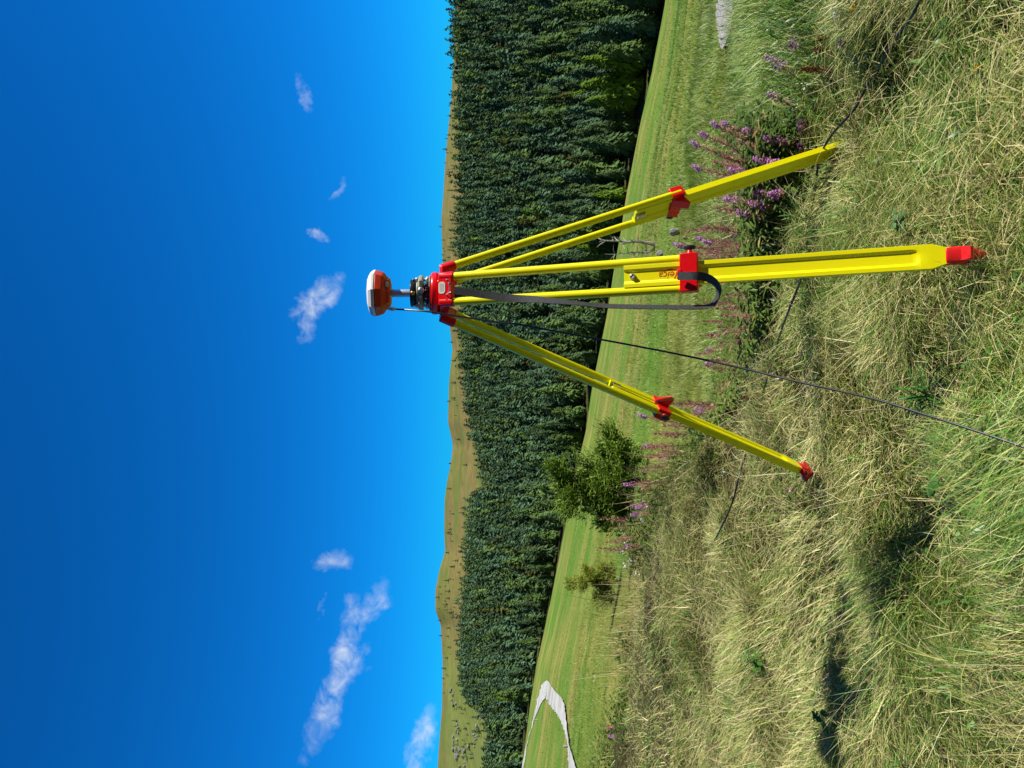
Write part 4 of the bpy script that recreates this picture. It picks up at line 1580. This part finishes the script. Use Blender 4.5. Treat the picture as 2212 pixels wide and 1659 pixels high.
def fireweed_proto(seed, h, bloom, pods, leaves=34):
    """parts of an upright fireweed: stem with pods, leaves, flower head; base at the origin"""
    r = np.random.default_rng(seed)
    bend = Vector((r.uniform(-.05, .05), r.uniform(-.05, .05), 0))
    f = lambda t: bend * (t * t) + Vector((0, 0, h * t))
    st = [tube_np([f(0), f(.35), f(.7), f(1)], [.0035, .003, .002, .0012], (.25, .10, .06))]
    n = pods
    if n:
        t = r.uniform(.56, .93, n)
        base = np.array([tuple(f(x)) for x in t])
        az = r.random(n) * 6.28
        ln = .075 * (1.15 - t) * 1.9
        st.append(leaf_set(base, az, r.uniform(.5, 1.1, n), ln, np.full(n, .0070), lerp3(*POD, r.random(n)), 0.0, .4))
    parts = {'stem': join_np([(v, np.array(fc), c) for v, fc, c in st])}
    t = r.uniform(.08, .62, leaves)
    base = np.array([tuple(f(x)) for x in t])
    parts['leaves'] = leaf_set(base, r.random(leaves) * 6.28, r.uniform(.1, .7, leaves), r.uniform(.07, .12, leaves), r.uniform(.012, .018, leaves), lerp3(*WEED, r.random(leaves)), .35)
    if bloom:
        t = r.uniform(.95 - .20 * bloom, 1.03, int(80 * bloom) + 30)
        rad = .020 * (1.06 - t) / .16 * .8 + .008
        a = r.random(len(t)) * 6.28
        c = np.array([tuple(f(x)) for x in t]) + np.stack([rad * np.cos(a), rad * np.sin(a), r.normal(0, .006, len(t))], 1)
        parts['flowers'] = cards(c, .0125, r, PINK)
    return {k: np_mesh(k, v, fc, PETALM if k == 'flowers' else LEAFM, cc) for k, (v, fc, cc) in parts.items()}


FW = [fireweed_proto(1, 1.0, 1.0, 26), fireweed_proto(2, 1.0, .5, 60), fireweed_proto(3, 1.0, .12, 95), fireweed_proto(4, 1.0, 0, 120, 26)]


def stand(name, protos, base, top, label, cat, group, spin=None, parts=None):
    """a plant with its foot at base and its tip at top"""
    v = top - base
    o = bpy.data.objects.new(name, None)
    COL.objects.link(o)
    o.empty_display_size = .1
    o.location = base
    o.rotation_mode = 'QUATERNION'
    qn = Vector((0, 0, 1)).rotation_difference(v)
    from mathutils import Quaternion
    o.rotation_quaternion = qn @ Quaternion((0, 0, 1), random.random() * 6.28 if spin is None else spin)
    L = v.length
    k = max(.6, min(1.5, L))
    o.scale = (k, k, L)
    tag(o, label, cat, group)
    for pn, me in protos.items():
        c = bpy.data.objects.new(pn, me)
        COL.objects.link(c)
        c.parent = o
    return o


def plant_from(ix, iy, bx, by, up_to=None):
    """foot on the land seen at (bx, by); tip seen at (ix, iy) at the same depth"""
    b = hit(bx, by)
    t = P(ix, iy, b.y + random.uniform(-.05, .05))
    return b, t


fw = [  # tip, foot, proto, label
    ((1668, 112), (1775, 222), 0, 'fireweed leaning right with the largest pink flower head, apart from the clump', None),
    ((1660, 203), (1760, 262), 1, 'short fireweed with a small pink tip beside the largest bloom', None),
    ((1490, 321), (1706, 392), 2, 'tallest pod bearing fireweed with a tiny pink tip behind the right leg', None),
    ((1513, 296), (1702, 372), 2, None, 'r'), ((1536, 277), (1704, 356), 2, None, 'r'), ((1558, 263), (1706, 345), 2, None, 'r'),
    ((1614, 267), (1730, 330), 2, None, 'r'), ((1658, 284), (1742, 338), 0, 'fireweed with a bright pink head just right of the right leg clump', None),
    ((1688, 297), (1756, 330), 1, None, 'q'), ((1722, 285), (1776, 322), 1, None, 'q'), ((1728, 262), (1778, 300), 1, None, 'q'), ((1720, 322), (1772, 350), 1, None, 'q'),
    ((1666, 340), (1748, 368), 0, None, 'q'), ((1630, 352), (1742, 384), 0, None, 'q'), ((1582, 367), (1730, 402), 1, None, 'q'), ((1496, 374), (1712, 412), 2, None, 'r'),
    ((1570, 384), (1722, 420), 1, None, 'q'), ((1530, 345), (1712, 398), 3, None, 'r'), ((1552, 322), (1714, 388), 3, None, 'r'), ((1600, 300), (1722, 352), 3, None, 'r'),
    ((1660, 408), (1745, 430), 0, 'pink fireweed just left of the right leg near the black cable', None),
    ((1632, 412), (1738, 436), 1, None, 's'), ((1572, 431), (1722, 452), 1, None, 's'), ((1622, 445), (1732, 462), 0, None, 's'), ((1592, 467), (1722, 482), 1, None, 's'), ((1535, 455), (1712, 472), 3, None, 's'),
    ((1424, 1000), (1506, 985), 0, 'fireweed with a pink head above the left tripod foot', None),
    ((1382, 907), (1560, 930), 2, None, 't'), ((1400, 930), (1550, 945), 3, None, 't'), ((1372, 960), (1530, 962), 3, None, 't'), ((1395, 985), (1520, 985), 3, None, 't'), ((1352, 1049), (1478, 1040), 1, None, 't'),
    ((1405, 1015), (1500, 1012), 3, None, 't'), ((1368, 1020), (1490, 1022), 3, None, 't'),
    ((1366, 1113), (1452, 1100), 1, None, 'u'), ((1378, 1095), (1458, 1090), 1, None, 'u'), ((1292, 1126), (1440, 1130), 3, None, 'u'), ((1312, 1140), (1436, 1142), 3, None, 'u'), ((1300, 1168), (1420, 1170), 3, None, 'u'),
    ((1318, 1160), (1428, 1158), 3, None, 'u'), ((1325, 1188), (1420, 1188), 3, None, 'u'), ((1345, 1150), (1430, 1150), 2, None, 'u'), ((1350, 1182), (1420, 1180), 2, None, 'u'),
    ((1316, 1597), (1356, 1600), 0, 'low pink fireweed at the bank edge below the hairpin path', None), ((1308, 1570), (1350, 1572), 3, 'faded reddish fireweed at the bank edge below the hairpin path', None),
    ((1508, 700), (1640, 690), 3, None, 'v'), ((1500, 730), (1630, 722), 3, None, 'v'), ((1492, 762), (1620, 750), 3, None, 'v'), ((1525, 748), (1625, 740), 2, None, 'v'),
]
GL = {'r': ('fireweed with reddish seed pods in the clump behind the right leg', 'podded fireweeds behind the right leg'),
      'q': ('pink flowering fireweed in the clump right of the right leg', 'flowering fireweeds by the right leg'),
      's': ('fireweed between the right and front tripod legs', 'fireweeds between the right and front legs'),
      't': ('fireweed gone to seed beyond the left tripod foot', 'fireweeds behind the left foot'),
      'u': ('reddish fireweed in front of the green larch bush', 'fireweeds by the larch bush'),
      'v': ('reddish fireweed between the front and left tripod legs', 'fireweeds between the front and left legs')}
for (tip, foot, k, lab, g) in fw:
    b, t = plant_from(*tip, *foot)
    stand('fireweed', FW[k], b - Vector((0, 0, .02)), t, lab or GL[g][0], 'fireweed', GL[g][1] if g else None)


fr_ = random.Random(21)
for k in range(95):
    iy = fr_.choice([fr_.uniform(470, 640), fr_.uniform(640, 900), fr_.uniform(880, 1010), fr_.uniform(1010, 1230)])
    y = float(T_CREST(iy)) + fr_.uniform(.1, 1.5)
    x = (829.5 - iy) / FPX * y
    b = Vector((x, y, hz(x, y) - .02))
    g = 's' if iy < 590 else 'v' if iy < 860 else 't' if iy < 1070 else 'u'
    stand('fireweed', FW[fr_.choice([2, 3, 3, 3])], b, b + Vector((fr_.uniform(-.06, .06), fr_.uniform(-.05, .05), fr_.uniform(.32, .62))), GL[g][0], 'fireweed', GL[g][1])


# leafy ground cover on the far side of the bank
def weeds():
    r = np.random.default_rng(77)
    parts = []
    n = 17000
    iy = r.uniform(240, 1659, n)
    s = (829.5 - iy) / FPX
    yc = T_CREST(iy)
    y = yc + r.gamma(2.2, .42, n) + .05
    x = s * y
    d = VN[2](x, y, .7) * .6 + VN[8](x, y, 1.9) * .4
    amount = np.interp(iy, [240, 330, 520, 700, 900, 1120, 1300, 1659], [.25, .9, .9, .7, .8, .9, .55, .3])
    k = (r.random(n) < amount) & (d > .36)
    x, y, iy, d = x[k], y[k], iy[k], d[k]
    n = len(x)
    m = 7
    hh = (.10 + .30 * (d - .3)) * r.uniform(.6, 1.2, n) * 1.5
    X, Y, Hh = np.repeat(x, m), np.repeat(y, m), np.repeat(hh, m)
    t = r.random(n * m)
    px, py = X + r.normal(0, .035, n * m), Y + r.normal(0, .035, n * m)
    pos = np.stack([px, py, height(px, py) + t * Hh], 1)
    tone = np.clip(np.repeat(VN[9](x, y, .8), m) * .7 + .3 * r.random(n * m), 0, 1)
    col = lerp3((.045, .10, .018), (.19, .28, .05), tone)
    yel = (r.random(n * m) < .10)[:, None]
    col = np.where(yel, lerp3((.22, .17, .05), (.40, .32, .12), r.random(n * m)), col)
    parts.append(leaf_set(pos, r.random(n * m) * 6.28, r.uniform(-.1, .9, n * m), r.uniform(.04, .085, n * m), r.uniform(.010, .022, n * m), col, .4))
    o = link('ground_cover', np_mesh('ground_cover', *parts[0][:2], LEAFM, parts[0][2]))
    tag(o, 'dark leafy weeds growing along the far edge of the bank', 'weeds', kind='stuff')
    # dry seeding grasses over the weeds
    n = 5200
    iy = r.uniform(380, 1659, n)
    s = (829.5 - iy) / FPX
    y = T_CREST(iy) + r.gamma(2, .35, n) - .1
    x = s * y
    k = VN[10](x, y, .8) > .42
    x, y = x[k], y[k]
    n = len(x)
    col = lerp3((.36, .27, .11), (.64, .52, .27), r.random(n))
    v, f, c = blades(np.stack([x, y, height(x, y)], 1), r.random(n) * 6.28, np.abs(r.normal(.25, .2, n)), r.normal(.35, .25, n), r.gamma(9, .042, n), .0026 + .0018 * r.random(n), col)
    hv = []
    o = link('seeding_grass', np_mesh('seeding_grass', v, f, GRASSM, c))
    tag(o, 'tall dry seeding grass stalks rising along the far edge of the bank', 'grass', kind='stuff')


weeds()


# larch bushes: a short trunk, many feathery sprays along upswept branches
def larch_bush(name, ix, iy, topx, width_px, label, cat, cols, nbr, seed, leaders=((0, 1, 1),)):
    r = np.random.default_rng(seed)
    b = hit(ix, iy)
    m = b.length / FPX
    h, w = (ix - topx) * m, width_px * m
    root = empty(name, b, label, cat)
    mb = MB()
    mb.tube([b - ZU * .1, b + Vector((.03 * h, 0, h * .35)), b + Vector((0, 0, h * .9))], [.028 * h, .018 * h, .004 * h], 8)
    mb.build('trunk', BARKM, root)
    parts = []
    for k in range(nbr):
        t0 = r.random() ** .8
        li = r.integers(0, len(leaders))
        lx, lh, lw = leaders[li]
        st = np.array([lx * w + r.normal(0, w * .03), r.normal(0, w * .06), h * lh * (.03 + .82 * t0)])
        az = r.random() * 6.28
        L = w * .50 * lw * (1 - t0 ** 1.2 * .72) * r.uniform(.35, 1.2)
        pit = r.uniform(-.15, .75)
        q = np.linspace(.15, 1, 12)
        line = st[None] + np.stack([np.cos(az) * np.cos(pit) * L * q, np.sin(az) * np.cos(pit) * L * q, np.sin(pit) * L * q + .10 * L * q * q], 1)
        nn = 70
        i = r.integers(0, 12, nn)
        c = line[i] + r.normal(0, .035 * w, (nn, 3)) * np.array([1, 1, .7])
        tone = np.clip(r.normal(.5, .25, nn) + .1, 0, 1)
        a = az + r.normal(0, .9, nn)
        parts.append(leaf_set(c, a, r.uniform(.0, 1.1, nn), r.uniform(.05, .10, nn) * w * .8, r.uniform(.012, .022, nn) * w * .8, lerp3(*cols, tone), .15))
    v, f, c = join_np(parts)
    o = link('crown', np_mesh('crown', v + np.array(b), f, LEAFM, c), root)


larch_bush('larch_sapling', 1392, 1040, 1158, 235, 'bright green feathery larch sapling with open crown standing beyond the bank', 'larch', ((.075, .15, .02), (.24, .36, .05)), 230, 5, ((-.12, .92, .75), (.06, 1.0, .7), (.0, .55, 1.0), (.34, .42, .8), (-.30, .45, .7)))
larch_bush('larch_sapling', 1340, 1258, 1205, 120, 'small yellowish larch sapling on the meadow below the left forest edge', 'larch', ((.10, .14, .014), (.32, .36, .04)), 80, 6, ((0, 1, .6), (.16, .7, .6), (-.2, .45, .8)))
larch_bush('low_bush', 1345, 1630 / 1.0, 1336, 10, 'tiny dark bush alone on the mown meadow', 'bush', ((.02, .04, .01), (.05, .08, .02)), 14, 8)


# small flowers and odd plants of the bank
def small_flower(name, ix, iy, h, cols, label, cat, group=None, n=14, size=.006, spread=.012, lift=.03, seed=0, flat=False):
    r = np.random.default_rng(int(ix * 7 + iy) + seed)
    g = hit(ix, iy, h)
    b = Vector((g.x, g.y, hz(g.x, g.y)))
    root = empty(name, b, label, cat, group)
    v, f, c = tube_np([b, b + Vector((.01, .0, h * .6)), b + Vector((0, 0, h))], [.0014, .0012, .0009], (.12, .18, .04))
    link('stem', np_mesh('stem', v, f, LEAFM, c), root)
    pos = np.array(b) + np.array([0, 0, h]) + r.normal(0, 1, (n, 3)) * np.array([spread, spread, spread * (.35 if flat else .8)])
    v, f, c = cards(pos, size, r, cols)
    link('flower', np_mesh('flower', v, f, PETALM, c), root)


WHITEF = ((.62, .62, .58), (.85, .85, .82))
wf = [(1660, 640), (1668, 652), (1655, 700), (1395, 1090), (1388, 1120), (1330, 1165), (1353, 1180), (1345, 1192), (1338, 1205), (1350, 1225), (1362, 1215), (1375, 1240), (1290, 1440), (1700, 215), (1705, 232), (1712, 245), (1696, 255), (1720, 222),
      (1800, 12), (1806, 30), (1796, 20), (1779, 60), (1740, 190), (1612, 742), (1560, 1020)]
for k, (ix, iy) in enumerate(wf):
    zone = ('at the upper right corner of the green sward' if iy < 100 else 'near the leaning pink fireweed right of the tripod' if iy < 300 else 'beside the carrying strap loop' if iy < 760 else
            'near the left tripod foot' if iy < 1050 else 'in the weeds near the green larch sapling' if iy < 1300 else 'on the meadow edge left of the tripod')
    small_flower('white_flower', ix, iy, .10 if iy < 800 else .25, WHITEF, 'small white flower ' + zone, 'flower', 'small white flowers ' + zone, n=6 if iy < 800 else 7, size=.0055 if iy < 800 else .009, spread=.007 if iy < 800 else .011)
for ix, iy, lab in ((1841, 14, 'yellow flower in the green grass near the upper right corner'), (2106, 149, 'single yellow flower low in the straw at lower right'), (1852, 103, 'small orange yellow flower beside the black ground cable')):
    small_flower('yellow_flower', ix, iy, .06, ((.75, .42, .005), (.85, .55, .01)), lab, 'flower', n=16, size=.0065, spread=.006, flat=True)
for ix, iy, lab in ((1708, 1057, 'pale pink clover head left of the left tripod foot'), (1784, 1466, 'pale pink clover head in the grass far left')):
    small_flower('clover', ix, iy, .05, ((.40, .18, .30), (.65, .42, .50)), lab, 'clover', n=24, size=.006, spread=.007)


def dock(ix, iy, px, label):
    g = hit(ix + px / 2, iy)
    m = g.length / FPX
    h = px * m * 1.1
    r = np.random.default_rng(int(ix + iy))
    root = empty('dock_plant', g, label, 'dock')
    v, f, c = tube_np([g - ZU * .02, g + ZU * h * .5, g + ZU * h], [.003, .0025, .0012], (.16, .06, .03))
    link('stem', np_mesh('stem', v, f, LEAFM, c), root)
    n = 420
    t = r.random(n)
    a = r.random(n) * 6.28
    rad = .0145 * (1.1 - .5 * t) * (1 + .4 * np.sin(19 * t)) * np.sqrt(r.random(n))
    pos = np.array(g) + np.stack([rad * np.cos(a), rad * np.sin(a), h * (.15 + .85 * t)], 1)
    v, f, c = cards(pos, .0042, r, ((.12, .030, .010), (.26, .085, .030)))
    link('seed_head', np_mesh('seed_head', v, f, LEAFM, c), root)


for ix, iy, px, lab in ((1796, 86, 46, 'rusty brown dock seed head, fatter of the pair near the right edge'), (1786, 108, 42, 'rusty brown dock seed head leaning against the fatter one'), (1778, 151, 74, 'long slender rusty dock seed head standing alone'),
                        (1625, 858, 36, 'brown dock seed head behind the left leg clamp'), (1590, 890, 44, 'brown dock seed head low between left leg and cable'), (1560, 1330 - 480, 34, 'brown dock seed head beside the antenna cable')):
    dock(ix, iy, px, lab)


def thistle(ix, iy, spreadpx, n, label, nl=70, big=1.0):
    g = hit(ix + 60, iy)
    m = g.length / FPX
    r = np.random.default_rng(int(ix * 3 + iy))
    root = empty('thistle', g, label, 'thistle')
    st, fl = [], []
    for k in range(n):
        tip = P(ix + r.normal(0, .35) * spreadpx, iy + r.normal(0, .5) * spreadpx, g.y + r.normal(0, .06))
        mid = g.lerp(tip, .5) + Vector((r.normal(0, .02), r.normal(0, .02), 0))
        st.append(tube_np([g, mid, tip], [.0022, .0017, .0012], (.12, .15, .05)))
        c = np.array(tip) + r.normal(0, 1, (26, 3)) * .0048
        v, f, cc = cards(c, .0048, r, ((.20, .16, .12), (.46, .34, .46)) if k % 2 else ((.30, .25, .16), (.58, .50, .40)))
        link('flower_head', np_mesh('flower_head', v, f, PETALM, cc), root)
    v, f, c = join_np(st)
    link('stem', np_mesh('stem', v, f, LEAFM, c), root)
    t = r.random(nl)
    pos = np.array(g)[None] + r.normal(0, .05, (nl, 3)) * np.array([1, 1, 0]) + np.stack([0 * t, 0 * t, t * .22 * big], 1)
    v, f, c = leaf_set(pos, r.random(nl) * 6.28, r.uniform(0, .9, nl), big * r.uniform(.05, .10, nl), big * r.uniform(.012, .022, nl), lerp3((.03, .075, .02), (.10, .17, .05), r.random(nl)), .4)
    link('leaves', np_mesh('leaves', v, f, LEAFM, c), root)


thistle(1592, 505, 42, 26, 'thistle with pale fluffy heads behind the front clamp knob')
thistle(1606, 470, 30, 12, 'smaller lilac thistle beside the fluffy one, left of the right leg')
thistle(1715, 92, 18, 9, 'thistle with faded heads below the largest pink bloom', 14, .45)
thistle(1812, 90, 8, 5, 'lilac thistle beside the dock seed heads at upper right', 10, .4)


def rosette(name, ix, iy, n, ln, wd, pitch, cols, label, cat, droop=.4, h=.03):
    g = hit(ix, iy, .03)
    b = Vector((g.x, g.y, hz(g.x, g.y) + h))
    r = np.random.default_rng(int(ix + 5 * iy))
    pos = np.tile(np.array(b)[None], (n, 1)) + r.normal(0, .012, (n, 3))
    v, f, c = leaf_set(pos, r.random(n) * 6.28, r.uniform(pitch[0], pitch[1], n), ln * r.uniform(.65, 1.1, n), wd * r.uniform(.7, 1.1, n), lerp3(*cols, r.random(n)), droop, .15)
    o = link(name, np_mesh(name, v, f, LEAFM, c, smooth=True))
    tag(o, label, cat)


LUSH = ((.055, .16, .020), (.12, .28, .045))
rosette('grass_tuft', 2040, 852, 46, .17, .0065, (.3, 1.3), LUSH, 'lush bright green grass tuft right of the antenna cable', 'grass tuft', .5, .07)
rosette('broad_leaf_plant', 2062, 1046, 5, .060, .042, (.1, .6), ((.07, .18, .03), (.13, .26, .06)), 'single broad green leaf low in the grass left of the cable', 'plant', .4, .10)
rosette('clover_patch', 1752, 1012, 22, .035, .017, (.2, 1.0), LUSH, 'small bright green leafy sprig beside the left tripod foot', 'plant', .4, .09)
rosette('grass_tuft', 1740, 470, 16, .26, .007, (.7, 1.3), ((.06, .15, .03), (.12, .24, .05)), 'long green grass blades between the right foot and front leg', 'grass tuft', .5)
rosette('dandelion_plant', 1660, 1432, 16, .075, .020, (.2, .9), LUSH, 'green jagged leaf rosette in the straw far left', 'plant', .4, .09)
rosette('dandelion_plant', 1640, 1410, 12, .06, .018, (.2, .9), LUSH, 'smaller green leaf rosette above the jagged one far left', 'plant', .4, .09)
rosette('dock_plant', 1352, 1372, 9, .17, .085, (.2, 1.0), LUSH, 'broad leaved green plant at the bank edge near the bare gravelly patch', 'plant', .4, .12)
rosette('dock_plant', 1350, 1420, 10, .19, .10, (.2, 1.0), LUSH, 'larger broad leaved green plant at the bank edge, nearer the frame side', 'plant', .4, .12)
rosette('dock_plant', 1362, 1465, 14, .17, .05, (.3, 1.1), LUSH, 'narrow leaved green clump at the bank edge left of the broad leaved plants', 'plant', .4, .12)
rosette('dock_plant', 1975, 130 + 245, 10, .055, .03, (.1, .7), ((.09, .15, .03), (.22, .26, .06)), 'pale green leaves in the straw below the right leg foot', 'plant')
rosette('clover_patch', 1980, 476, 26, .032, .022, (.1, .8), ((.08, .19, .05), (.18, .30, .11)), 'pale green clover patch right of the front shoe', 'plant', .4, .09)
rosette('broad_leaf_plant', 1800, 1545, 10, .06, .026, (.1, .8), LUSH, 'dark green leafy plant near the lower left corner', 'plant', .4, .09)
rosette('dead_leaf', 2136, 1203, 1, .050, .032, (.0, .2), ((.45, .34, .20), (.46, .35, .20)), 'pale brown dead leaf lying in the grass', 'leaf', .1, .07)
rosette('dead_leaf', 1908, 196, 2, .055, .020, (.2, .5), ((.36, .25, .12), (.42, .30, .15)), 'curled brown leaf beside the black ground cable', 'leaf', .3, .07)
